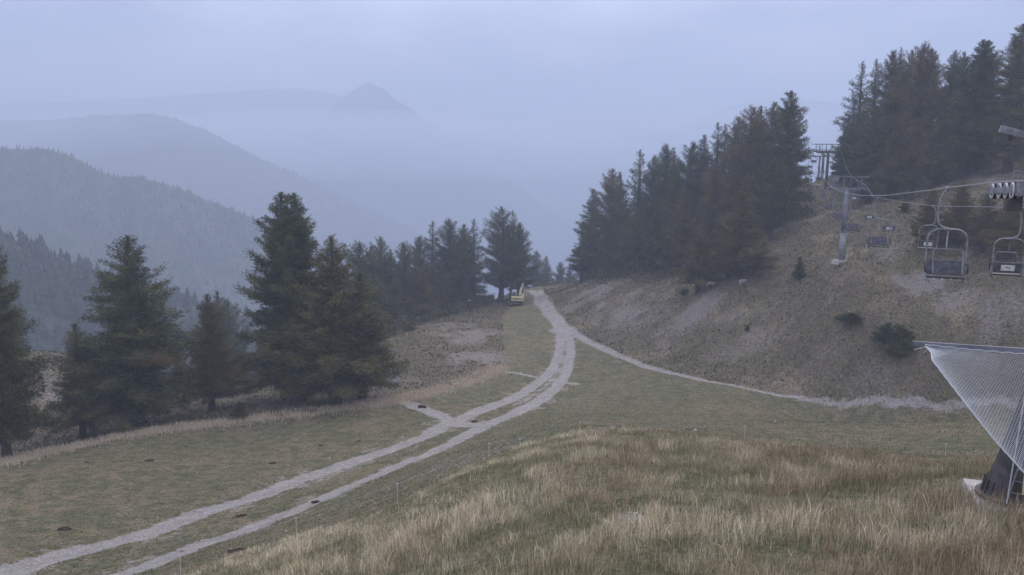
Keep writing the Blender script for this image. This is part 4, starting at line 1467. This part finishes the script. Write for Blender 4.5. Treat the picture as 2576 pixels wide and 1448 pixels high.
def on_rope(C, R, d):
    """point on the rope at axis depth d"""
    fwd = CAM_M @ Vector((0, 0, -1))
    ds = [c.dot(fwd) for c in C]
    for i in range(len(C) - 1):
        if (ds[i] - d) * (ds[i + 1] - d) <= 0 and ds[i] != ds[i + 1]:
            return C[i].lerp(C[i + 1], (d - ds[i]) / (ds[i + 1] - ds[i]))
    return C[-1]


def arch(xc, w, ztop, zbot, y, r, n=6):
    pts = [(xc - w / 2, y, zbot)]
    for k in range(n + 1):
        a = math.pi - (math.pi / 2) * k / n
        pts.append((xc - w / 2 + r + r * math.cos(a), y, ztop - r + r * math.sin(a)))
    for k in range(n + 1):
        a = math.pi / 2 - (math.pi / 2) * k / n
        pts.append((xc + w / 2 - r + r * math.cos(a), y, ztop - r + r * math.sin(a)))
    pts.append((xc + w / 2, y, zbot))
    return pts


def make_chair(loc, rz, label):
    """local +y: the way a rider faces"""
    t = thing("lift_chair", loc, label, "lift chair", "empty double chairs of the lift", rz)
    cl = MB().tube([(0, -.30, .02), (0, .30, .02)], .035, 8)
    cl.box((0, 0, -.03), (.09, .22, .12))
    cl.build("rope_clamp", M_GALV, t)
    hp = bezier([(0, 0, -.03), (.13, 0, -.2), (.20, 0, -.5), (.20, 0, -.95), (.11, 0, -1.17), (-.12, 0, -1.25), (-.34, 0, -1.27)], 4)
    MB().tube(hp, .032, 8).build("hanger", M_GALV, t, True)
    xc = -.12
    hoop = arch(xc, 1.12, -1.27, -2.35, 0, .34)
    lower = [(xc + .56, 0, -2.35), (xc + .57, .03, -2.7), (xc + .55, .12, -2.86), (xc + .50, .45, -2.86)]
    lower2 = [(xc - (p[0] - xc), p[1], p[2]) for p in lower]
    m = MB().tube([tuple(p) for p in lower2[::-1][:-1]] + hoop + lower[1:], .030, 8)
    m.box((xc, 0, -1.27), (.26, .09, .07))
    m.build("hoop_frame", M_GALV, t, True)
    b = MB()
    b.bar((xc, .04, -2.70), (xc, -.08, -2.25), 1.02, .045, up=(0, 1, 0))
    b.build("backrest", M_BACK, t, bevel=.01)
    s = MB()
    s.box((xc, .27, -2.76), (1.02, .50, .06), Matrix.Rotation(math.radians(6), 3, 'X'))
    s.build("seat", M_SEAT, t, bevel=.012)
    for sx in (-1, 1):
        g = MB().box((xc + sx * .555, .10, -2.56), (.02, .24, .30))
        g.build("side_plate", M_GALV, t)
        g = MB().tube(bezier([(xc + sx * .575, -.06, -2.36), (xc + sx * .60, .10, -2.34), (xc + sx * .60, .26, -2.42), (xc + sx * .58, .30, -2.62)], 4), .022, 6)
        g.build("armrest", M_RUBBER, t)
    bar = MB().tube([(xc, .02, -1.30), (xc + .04, .20, -1.62), (xc + .06, .33, -1.86)], .022, 6)
    ub = [(xc - .40, .52, -2.60), (xc - .42, .40, -2.2)] + [(xc - .40, .34, -1.93), (xc - .34, .33, -1.86), (xc + .34, .33, -1.86), (xc + .40, .34, -1.93)] + \
         [(xc + .42, .40, -2.2), (xc + .40, .52, -2.60)]
    bar.tube(ub, .018, 6)
    bar.build("safety_bar", M_GALV, t)
    ft = [(xc - .52, .36, -2.80), (xc - .36, .48, -3.06), (xc - .30, .50, -3.10), (xc + .30, .50, -3.10), (xc + .36, .48, -3.06), (xc + .52, .36, -2.80)]
    MB().tube(ft, .018, 6).build("footrest", M_GALV, t)
    sg = MB().bar((xc, -.060 + .0 - .002, -2.60), (xc, -.122, -2.36), .50, .012, up=(0, 1, 0))
    sgo = sg.build("white_panel", M_WHITE, t)
    pr = MB()
    rr2 = random.Random(3)
    for k in range(5):
        zc = -2.44 - .022 * k
        pr.box((xc + rr2.uniform(-.06, .06), -.120 + .013 * k / 1.0 - .006, zc), (rr2.uniform(.12, .3), .006, .014))
    pr.build("printed_mark", M_SMUDGE, sgo)
    for k in range(4):
        MB().box((xc - .36 + .24 * k, .53, -2.78), (.035, .02, .03)).build("seat_bolt", M_WHITE, t)
    return t


L1 = {25: "nearest and largest empty lift chair, facing the camera, its dark seat hanging over bare earth",
      44: "second largest empty chair facing the camera, right of the grey lift tower",
      62: "empty chair facing the camera just right of the grey lift tower's shaft",
      80: "small empty chair hanging in front of the grey lift tower's shaft",
      98: "small dark chair just left of the grey lift tower's shaft",
      116: "tiny chair between the grey tower's head and the foremost dark tower",
      134: "tiny chair close under the foremost dark tower's rope",
      172: "chair silhouette hanging left of the three dark towers, uppermost",
      200: "chair silhouette against the sky left of the three dark towers, middle one",
      232: "lowest chair silhouette just above the hill crest left of the towers"}
L2 = {33: "empty chair with a white panel on its back at the right border",
      52: "empty chair with a white panel half hidden behind the nearest chair",
      72: "empty chair with a white panel overlapping the second largest chair",
      91: "small chair with a white panel above the slope, fourth on the lower rope",
      110: "small dark chair right under the grey tower's head on the lower rope",
      150: "chair silhouette right of the foremost dark tower",
      178: "chair silhouette between the second and the foremost dark towers, upper",
      215: "chair silhouette between the second and the foremost dark towers, lower"}
first = None
for C, Rr, labs, turn in ((C1, R1, L1, math.pi), (C2, R2, L2, 0.0)):
    for d, lab in labs.items():
        p = on_rope(C, Rr, d) + Vector((0, 0, -.02))
        if first is None:
            first = make_chair(p, RANG + turn, lab)
        else:
            copy_thing(first, p, lab, RANG + turn)


def make_tower(name, base, head, r0, r1, gauge, label, mats, gantry=True, group=None, split=None):
    """base / head: world points; the cross beam lies square to the rope"""
    t = thing(name, base, label, "lift tower", group)
    b0, hd = Vector((0, 0, 0)), head - base
    lat = Vector((RDIR.y, -RDIR.x, 0))
    if split:
        mid = b0.lerp(hd, split)
        MB().tube([b0 + Vector((0, 0, -.1)), mid], [r0, r0 * (1 - split) + r1 * split], 20).build("lower_shaft", mats[0], t, True)
        MB().tube([mid - (hd - b0).normalized() * .02, hd], [(r0 * (1 - split) + r1 * split) * .94, r1], 20).build("upper_shaft", mats[1], t, True)
        MB().tube([mid - Vector((0, 0, .06)), mid + Vector((0, 0, .06))], r0 * 1.02, 20).build("flange", mats[1], t)
    else:
        MB().tube([b0 + Vector((0, 0, -.3)), hd], [r0, r1], 16).build("shaft", mats[1], t, True)
    MB().bar(hd - lat * gauge / 2, hd + lat * gauge / 2, .32, .30).build("cross_beam", mats[1], t)
    m = MB()
    m.bar(hd - Vector((0, 0, .9)), hd + lat * gauge * .3 - Vector((0, 0, .1)), .1)
    m.bar(hd - Vector((0, 0, .9)), hd - lat * gauge * .3 - Vector((0, 0, .1)), .1)
    m.build("brace", mats[1], t)
    for s in (-1, 1):
        c = hd + lat * s * gauge / 2 + Vector((0, 0, .12))
        tr2 = MB().bar(c - RDIR * 1.1, c + RDIR * 1.1, .12, .16).build("sheave_train", mats[1], t)
        for k in range(4):
            w = c + RDIR * (-.9 + .6 * k) + Vector((0, 0, .12))
            MB().tube([w - lat * .04, w + lat * .04], .2, 14).build("wheel", M_RUBBER, tr2)
        # maintenance walk with rail
        cw = c - lat * s * .45
        m = MB().bar(cw - RDIR * 1.2, cw + RDIR * 1.2, .35, .04)
        for k in (-1, 0, 1):
            m.bar(cw + RDIR * 1.1 * k, cw + RDIR * 1.1 * k + Vector((0, 0, 1)), .04)
        m.bar(cw - RDIR * 1.1 + Vector((0, 0, 1)), cw + RDIR * 1.1 + Vector((0, 0, 1)), .04)
        m.build("walkway", mats[1], t)
    if gantry:
        gz_ = 1.5
        m = MB().bar(hd - lat * (gauge / 2 + .5) + Vector((0, 0, gz_)), hd + lat * (gauge / 2 + .3) + Vector((0, 0, gz_)), .13, .13)
        m.build("gantry_beam", mats[1], t)
        for k in (-.78, -.2, .2, .78):
            bx_ = hd + lat * k * gauge / 2 * .8
            tx_ = hd + lat * k * gauge / 2 + Vector((0, 0, gz_))
            MB().bar(bx_, tx_, .09).build("gantry_strut", mats[1], t)
    return t


gb = hit(2103, 672)
top = P(2127, 462, 98)
hd = Vector((top.x, top.y, top.z - .10))
mid_r = (C1[0] * 0)
pr1, pr2 = on_rope(C1, R1, 97), on_rope(C2, R2, 98.5)
hd = (pr1 + pr2) / 2
hd.z -= .48
gb = Vector((hd.x, hd.y, h1(hd.x, hd.y)))
tw = make_tower("lift_tower", gb, hd, .41, .27, 4.2, "tall grey steel lift tower on a white concrete foot on the slope", (M_GALV, M_PYLON_BLUE), True, "lift towers", .42)
MB().box((0, 0, .02), (1.8, 1.8, .5), taper=.92).build("concrete_foot", M_CONC, tw)
for d, zt, lab in ((150, 0, "foremost and lowest-footed of the three dark lift towers on the crest"),
                   (170, 0, "middle one of the three dark lift towers on the crest"),
                   (190, 0, "farthest, leftmost of the three dark lift towers on the crest")):
    a, b_ = on_rope(C1, R1, d), on_rope(C2, R2, d + 1)
    hd = (a + b_) / 2
    hd.z -= .48
    g = Vector((hd.x, hd.y, h1(hd.x, hd.y)))
    make_tower("lift_tower", g, hd, .30, .22, 4.2, lab, (M_STEEL_DARK, M_STEEL_DARK), True, "lift towers")

# near tower at the right border, its wheels, net and foot
lat = Vector((RDIR.y, -RDIR.x, 0))
nb = hit(2536, 1248)
nb = P(2536, 1240, 21.5)
nb.z = h1(nb.x, nb.y)
nt_ = thing("lift_tower", nb, "near dark lift tower with ladder leaning up at the right border", "lift tower", "lift towers")
topc = P(2790, 520, 19.6)
rel = topc - nb
pts = [Vector((0, 0, -.1)), Vector((0, 0, .0)) + rel * .03, rel * .12, rel * .3, rel]
MB().tube(pts, [.66, .63, .56, .48, .36], 24).build("shaft", M_STEEL_DARK, nt_, True)
fo = MB()
fo.box((.22, 0, -.02), (2.15, 2.1, .26), Matrix.Rotation(RANG, 3, 'Z'))
fo.build("concrete_foot", M_CONC, nt_, bevel=.03)
m = MB()
for k in range(18):
    a = 2 * math.pi * k / 18
    m.bar((.64 * math.cos(a), .64 * math.sin(a), .12), (.55 * math.cos(a), .55 * math.sin(a), .62), .03, .06)
m.build("flange_ribs", M_STEEL_DARK, nt_)
MB().tube([(0, 0, .17), (0, 0, .22)], .78, 28).build("base_flange", M_STEEL_DARK, nt_)
# ladder on the near side
fwd_h = Vector((nb.x, nb.y, 0)).normalized()
side_h = Vector((fwd_h.y, -fwd_h.x, 0))
lo = -fwd_h * .72 + Vector((0, 0, .2)) - side_h * .02
ld = rel.normalized()
for s in (0, 1):
    MB().tube([lo + side_h * .42 * s, lo + side_h * .42 * s + ld * 8], .022, 6).build("ladder_rail", M_GALV, nt_)
for k in range(1, 24):
    MB().tube([lo + ld * .33 * k, lo + side_h * .42 + ld * .33 * k], .014, 5).build("ladder_rung", M_GALV, nt_)
yp = P(2590, 1208, 20.3) - nb
MB().box(yp, (.34, .06, .75), Matrix.Rotation(.3, 3, 'Z')).build("yellow_sign", M_YELLOW, nt_)
# head: cross beam ends, hanging box, upper beam
hc = P(2600, 500, 20.0) - nb
MB().bar(hc, rel, .3, .34).build("cross_beam", M_PYLON_BLUE, nt_)
bx_ = P(2548, 517, 20.3) - nb
MB().box(bx_, (.34, .34, .30), Matrix.Rotation(RANG, 3, 'Z')).build("end_box", M_STEEL_DARK, nt_)
MB().box(bx_ + Vector((.05, 0, .16)), (.26, .26, .2), Matrix.Rotation(RANG, 3, 'Z')).build("bracket", M_STEEL_DARK, nt_)
ga, gb_ = P(2516, 325, 19.5) - nb, P(2800, 395, 19.0) - nb
MB().bar(ga, gb_, .15, .17).build("gantry_beam", M_GALV, nt_)
MB().bar(ga.lerp(gb_, .27), ga.lerp(gb_, .8) + Vector((0, 0, -1.4)), .09, .12).build("gantry_strut", M_GALV, nt_)
MB().box(ga.lerp(gb_, .10) + Vector((0, 0, -.14)), (.05, .05, .18)).build("beam_lug", M_STEEL_DARK, nt_)
# guard hoop above the wheels
gh = [P(2549, 452, 20.3), P(2550, 435, 20.3), P(2556, 430, 20.3), P(2580, 434, 20.2)]
MB().tube([p - nb for p in bezier(gh, 3)], .012, 5).build("guard_hoop", M_GALV, nt_)
# wheel train below rope 1
st_c = on_rope(C1, R1, 20.9)
trn = MB()
r0_ = on_rope(C1, R1, 21.9) + Vector((0, 0, -.22)) - nb
r1_ = on_rope(C1, R1, 19.9) + Vector((0, 0, -.22)) - nb
trn.bar(r0_ - lat * .05, r1_ - lat * .05, .05, .16)
tro = trn.build("sheave_train", M_GALV, nt_)
for k in range(4):
    c = on_rope(C1, R1, 21.7 - .52 * k) + Vector((0, 0, -.235)) - nb
    whl = MB().tube([c - lat * .045, c + lat * .045], .205, 24)
    wo = whl.build("wheel", M_RUBBER, tro)
    rim = MB()
    for s in (-1, 1):
        pts = [c + lat * .048 * s + (RDIR * math.cos(a) + Vector((0, 0, 1)) * math.sin(a)) * .175 for a in np.linspace(0, 2 * math.pi, 25)]
        rim.tube(pts, .033, 6, caps=False)
    ro = rim.build("wheel", M_WHITE, tro)
    ro['label'] = "white wheel rim"
MB().box(on_rope(C1, R1, 19.9) + Vector((0.02, 0, -.2)) - nb, (.1, .12, .34)).build("catcher_plate", M_GALV, nt_)

# safety net on its arm
net_root = thing("safety_net", nb, "white safety net stretched from a steel arm beside the near lift tower", "safety net")


def net_pt(u, v):
    """u 0 at the left tip .. 1 at the far right, v 0 top edge .. 1 lower edge"""
    topx, topy = 2318 + (2760 - 2318) * u, 864 + 40 * u ** .8 + 2 * math.sin(u * 38) ** 2
    low = [(2325, 868), (2343, 888), (2344, 905), (2390, 965), (2440, 1030), (2500, 1105), (2560, 1172), (2640, 1262), (2760, 1390)]
    t = u * (len(low) - 1)
    i = min(int(t), len(low) - 2)
    lx, ly = low[i][0] + (low[i + 1][0] - low[i][0]) * (t - i), low[i][1] + (low[i + 1][1] - low[i][1]) * (t - i)
    # rows bow: thin spacing near the lower edge
    w = 1 - (1 - v) ** 1.35
    x, y = topx + (lx - topx) * w, topy + (ly - topy) * w
    d = 20.6 - 1.4 * u + 1.1 * math.sin(math.pi * v) * u - 1.0 * v * u
    return P(x, y, d) - nb


NU, NV = 78, 52
grid = [[net_pt(.018 + .982 * i / NU, j / NV) for j in range(NV + 1)] for i in range(NU + 1)]
mesh = MB()


def ribbon(mb, a, b_, w):
    d = (b_ - a)
    if d.length < .004:
        return
    mb.tube([a, b_], w, 3, caps=False)


for i in range(0, NU + 1):
    for j in range(0, NV):
        ribbon(mesh, grid[i][j], grid[i][j + 1], .0045)
for j in range(0, NV + 1):
    for i in range(0, NU):
        ribbon(mesh, grid[i][j], grid[i + 1][j], .0045)
no = mesh.build("netting", M_CORD, net_root)
no['kind'] = "stuff"
MB().tube([grid[i][0] for i in range(NU + 1)], .013, 6).build("edge_rope", M_CORD, net_root)
MB().tube([grid[i][NV] + Vector((0, -.01, -.006 * (i % 3))) for i in range(NU + 1)], .017, 6).build("edge_rope", M_CORD, net_root)
tip = P(2297, 864, 20.7) - nb
armr = P(2780, 896, 19.2) - nb
MB().bar(tip, armr, .07, .11).build("steel_arm", M_PYLON_BLUE, net_root)
MB().tube([tip + Vector((0, 0, .05)), grid[3][0], tip.lerp(armr, .06) + Vector((0, -.05, -.22))], .012, 5).build("lashing", M_CORD, net_root)
MB().tube([tip + Vector((.02, -.04, -.16)), grid[2][4] * .5 + grid[4][0] * .5, grid[6][0]], .010, 5).build("lashing", M_CORD, net_root)
MB().tube([P(2532, 1268, 19.4) - nb, P(2552, 1150, 18.9) - nb, P(2577, 1000, 18.6) - nb, P(2600, 890, 18.4) - nb], .014, 6).build("guy_line", M_CORD, net_root)

# ------------------------------------------------------------------ excavator
eg = hit(1302, 768)
ex = thing("excavator", eg, "yellow tracked excavator seen from behind on the crest of the left bank", "excavator", rz=math.radians(-3))
for s in (-1, 1):
    m = MB()
    prof = [(-1.55, .25), (-1.25, .0), (1.25, .0), (1.55, .3), (1.35, .62), (-1.35, .62)]
    vs = [(s * .80 - .22, y, z) for y, z in prof] + [(s * .80 + .22, y, z) for y, z in prof]
    n6 = 6
    fs = [tuple(range(6)), tuple(range(11, 5, -1))] + [(k, k + 6, (k + 1) % 6 + 6, (k + 1) % 6) for k in range(6)]
    m.add(vs, fs)
    m.build("crawler_track", M_DARKMETAL, ex, bevel=.04)
MB().tube([(0, 0, .5), (0, 0, .95)], .5, 16).build("turntable", M_DARKMETAL, ex)
MB().box((0, .2, 1.0), (2.3, 2.6, .16)).build("deck", M_YELLOW, ex)
cw = MB()
prof = [(-1.22, -1.05), (-.9, -1.45), (.9, -1.45), (1.22, -1.05), (1.22, -.5), (-1.22, -.5)]
vs = [(x, y, .98) for x, y in prof] + [(x * 1.02, y, 1.80) for x, y in prof]
cw.add(vs, [tuple(range(5, -1, -1)), tuple(range(6, 12))] + [(k, (k + 1) % 6, (k + 1) % 6 + 6, k + 6) for k in range(6)])
cwo = cw.build("counterweight", M_YELLOW, ex, bevel=.08)
mk_ = MB()
for q in range(5):
    x0 = -.78 + .36 * q
    for (dx, dz, w, h_) in ((0, .10, .24, .05), (0, -.10, .24, .05), (-.08, 0, .05, .24), (.09, 0, .05, .18), (0, 0, .16, .045)):
        mk_.box((x0 + dx * (1 if q % 2 else -1), -1.458, 1.45 + dz), (w, .02, h_))
mk_.build("dark_lettering", M_DARKMETAL, cwo)
MB().box((.1, .2, 1.42), (2.0, 1.4, .68)).build("engine_cover", M_GLASS, ex, bevel=.05)
cab = MB().box((-.72, .55, 1.98), (.95, 1.5, 1.75), taper=.92).build("cab", M_CABGREY, ex, bevel=.07)
MB().box((-.72, -.215, 2.10), (.68, .03, .80)).build("rear_window", M_GLASS, cab)
MB().box((-1.18, .5, 2.15), (.03, 1.0, .8)).build("side_window", M_GLASS, cab)
MB().box((1.0, .3, 1.55), (.4, 1.3, .9)).build("side_tank", M_YELLOW, ex, bevel=.05)
bm_ = MB().tube([(.35, .9, 1.4), (.45, 1.9, 2.6), (.62, 3.2, 3.1)], [.34, .28, .2], 4)
bm_.build("boom", M_YELLOW, ex)
MB().tube([(.62, 3.0, 3.0), (.86, 3.7, 3.75), (.72, 3.9, 2.2)], [.14, .2, .13], 4).build("dipper_arm", M_YELLOW, ex)
MB().tube([(.22, 1.0, 1.4), (.36, 2.0, 3.1)], .07, 6).build("hydraulic_ram", M_GALV, ex)
MB().box((.55, 4.0, 2.3), (.8, .7, .6), Matrix.Rotation(.5, 3, 'X'), .8).build("bucket", M_DARKMETAL, ex)
MB().tube([(-1.1, -.9, 1.0), (1.55, -.2, .95)], .04, 5).build("step_rail", M_DARKMETAL, ex)

# small shelter among the misty trees
sg_ = P(1206, 756, 172)
gz0 = h1(sg_.x, sg_.y)
sh = thing("shelter", (sg_.x, sg_.y, gz0), "small pale-roofed shelter among the misty trees left of the excavator", "hut", rz=.15)
rz_ = P(1206, 748, 172).z - gz0
rz_ = max(min(rz_, 4), 2.2)
MB().box((0, 0, rz_ / 2 - .1), (2.0, 1.6, rz_)).build("wall", M_PLANK, sh)
MB().bar((-1.5, -1.1, rz_ - .2), (1.5, -1.1, rz_ + .1), .06, .5, up=(0, 1, .0)).build("fascia", M_PLANK, sh)
rf = MB().box((0, -.2, rz_ + .25), (3.2, 2.6, .12), Matrix.Rotation(math.radians(24), 3, 'X'))
rf.build("roof", M_ROOF, sh)
MB().box((.75, -.85, rz_ * .45), (.45, .06, rz_ * .75)).build("door", M_WHITE, sh)


# ------------------------------------------------------------------ white cattle
def cow(loc, rz, label, graze):
    t = thing("cow", loc, label, "cow", "white cattle grazing on the hillside", rz)
    t.scale = (.78, .78, .78)
    me = bpy.data.meshes.new("body")
    hz = .45 if graze else 1.35
    V = [(0, 0, .95), (0, .45, 1.0), (0, .72, 1.05), (0, .98, (1.05 + hz) / 2), (0, 1.18, hz), (0, 1.38, hz - .12),
         (0, -.45, .98), (0, -.72, 1.0), (0, -.82, .95), (0, -.90, .45),
         (.20, .52, .80), (.21, .54, .42), (.21, .53, .02), (-.20, .50, .80), (-.21, .46, .42), (-.21, .47, .02),
         (.20, -.62, .80), (.22, -.70, .46), (.21, -.64, .02), (-.20, -.66, .80), (-.22, -.60, .46), (-.21, -.56, .02),
         (.16, 1.10, hz + .06), (-.16, 1.10, hz + .06)]
    E = [(0, 1), (1, 2), (2, 3), (3, 4), (4, 5), (0, 6), (6, 7), (7, 8), (8, 9), (1, 10), (10, 11), (11, 12), (1, 13), (13, 14), (14, 15),
         (7, 16), (16, 17), (17, 18), (7, 19), (19, 20), (20, 21), (4, 22), (4, 23)]
    Rr = [.34, .32, .26, .17, .14, .09, .32, .29, .06, .035, .14, .075, .06, .14, .075, .06, .16, .08, .06, .16, .08, .06, .04, .04]
    me.from_pydata(V, E, [])
    o = bpy.data.objects.new("body", me)
    COL.objects.link(o)
    o.parent = t
    sk = o.modifiers.new("skin", 'SKIN')
    for i, r in enumerate(Rr):
        me.skin_vertices[0].data[i].radius = (r, r)
    me.skin_vertices[0].data[0].use_root = True
    o.modifiers.new("sub", 'SUBSURF').render_levels = 1
    me.materials.append(M_HIDE)
    return t


COWS = [(1787, 727, math.radians(-78), True, "side-on white cow grazing under the olive trees in the middle of the hillside"),
        (1868, 719, math.radians(-60), True, "faint pale cow half lost in the shade right of the side-on cow"),
        (2004, 478, math.radians(170), True, "leftmost white cow on the crest left of the dark towers, smallest with its neighbour"),
        (2021, 474, math.radians(160), True, "small white cow second from the left below the crest"),
        (2041, 474, math.radians(175), True, "white cow in front of the leftmost dark tower, upright and narrow"),
        (2058, 481, math.radians(190), True, "big white cow just left of the foremost dark tower's foot"),
        (2117, 452, math.radians(150), False, "white cow behind the grey tower's head, left of a close pair"),
        (2123, 449, math.radians(200), True, "white cow behind the grey tower's head, right of a close pair"),
        (2176, 444, math.radians(180), True, "single white cow at the edge of the hilltop wood")]
for px, py, rz, gr, lab in COWS:
    p = hit(px, py)
    cow(p, rz + math.atan2(-p.x, p.y) * 0, lab, gr)

# ------------------------------------------------------------------ the mist
def mist_bank(px, py, d, sx, sy, sz, dens, label):
    c = P(px, py, d)
    mb = MB()
    vs, fs = [], []
    nu, nv = 28, 14
    for a in range(nv + 1):
        th = math.pi * a / nv
        for b_ in range(nu):
            ph = 2 * math.pi * b_ / nu
            v = (math.sin(th) * math.cos(ph), math.sin(th) * math.sin(ph), math.cos(th))
            k = 1 + .22 * float(fbm(np.array([v[0] * 1.7 + px]), np.array([v[1] * 1.7 + v[2]]), 7, 3)[0])
            vs.append((v[0] * sx * k, v[1] * sy * k, v[2] * sz * k))
    for a in range(nv):
        for b_ in range(nu):
            fs.append((a * nu + b_, (a + 1) * nu + b_, (a + 1) * nu + (b_ + 1) % nu, a * nu + (b_ + 1) % nu))
    mb.add(vs, fs)
    m = bpy.data.materials.new("mist_bank")
    m.use_nodes = True
    nn_ = m.node_tree.nodes
    nn_.remove(nn_['Principled BSDF'])
    v_ = nn_.new("ShaderNodeVolumePrincipled")
    v_.inputs['Color'].default_value = (.88, .93, 1, 1)
    v_.inputs['Density'].default_value = dens
    m.node_tree.links.new(v_.outputs['Volume'], nn_['Material Output'].inputs['Volume'])
    o = mb.build("mist_bank", m)
    o.location = c
    o.rotation_euler = (0, 0, -math.atan2(c.x, c.y))
    tag(o, label, "mist", kind="stuff")


mist_bank(900, 368, 1880, 720, 150, 78, .0060, "pale bank of mist lying below the pointed peak")
mist_bank(180, 345, 1350, 330, 110, 42, .003, "thin bank of mist behind the middle wooded hill at the left")
mist_bank(1900, 330, 2100, 700, 150, 60, .003, "faint bank of mist behind the hillside wood")

zt, zb = 262.0, -352.0
hz = MB()
hz.add([(x * 6500, y * 6500, z) for z in (zb, zt) for x, y in ((-1, -1), (1, -1), (1, 1), (-1, 1))],
       [(3, 2, 1, 0), (4, 5, 6, 7), (0, 1, 5, 4), (1, 2, 6, 5), (2, 3, 7, 6), (3, 0, 4, 7)])
mh = bpy.data.materials.new("mist")
mh.use_nodes = True
mn = mh.node_tree.nodes
mn.remove(mn['Principled BSDF'])
pv = mn.new("ShaderNodeVolumePrincipled")
pv.inputs['Color'].default_value = (.64, .735, .88, 1)
pv.inputs['Density'].default_value = HAZE_DENSITY
pv.inputs['Anisotropy'].default_value = 0.0
mh.node_tree.links.new(pv.outputs['Volume'], mn['Material Output'].inputs['Volume'])
ho = hz.build("haze", mh)
tag(ho, "grey-blue evening mist filling the valley", "mist", kind="stuff")
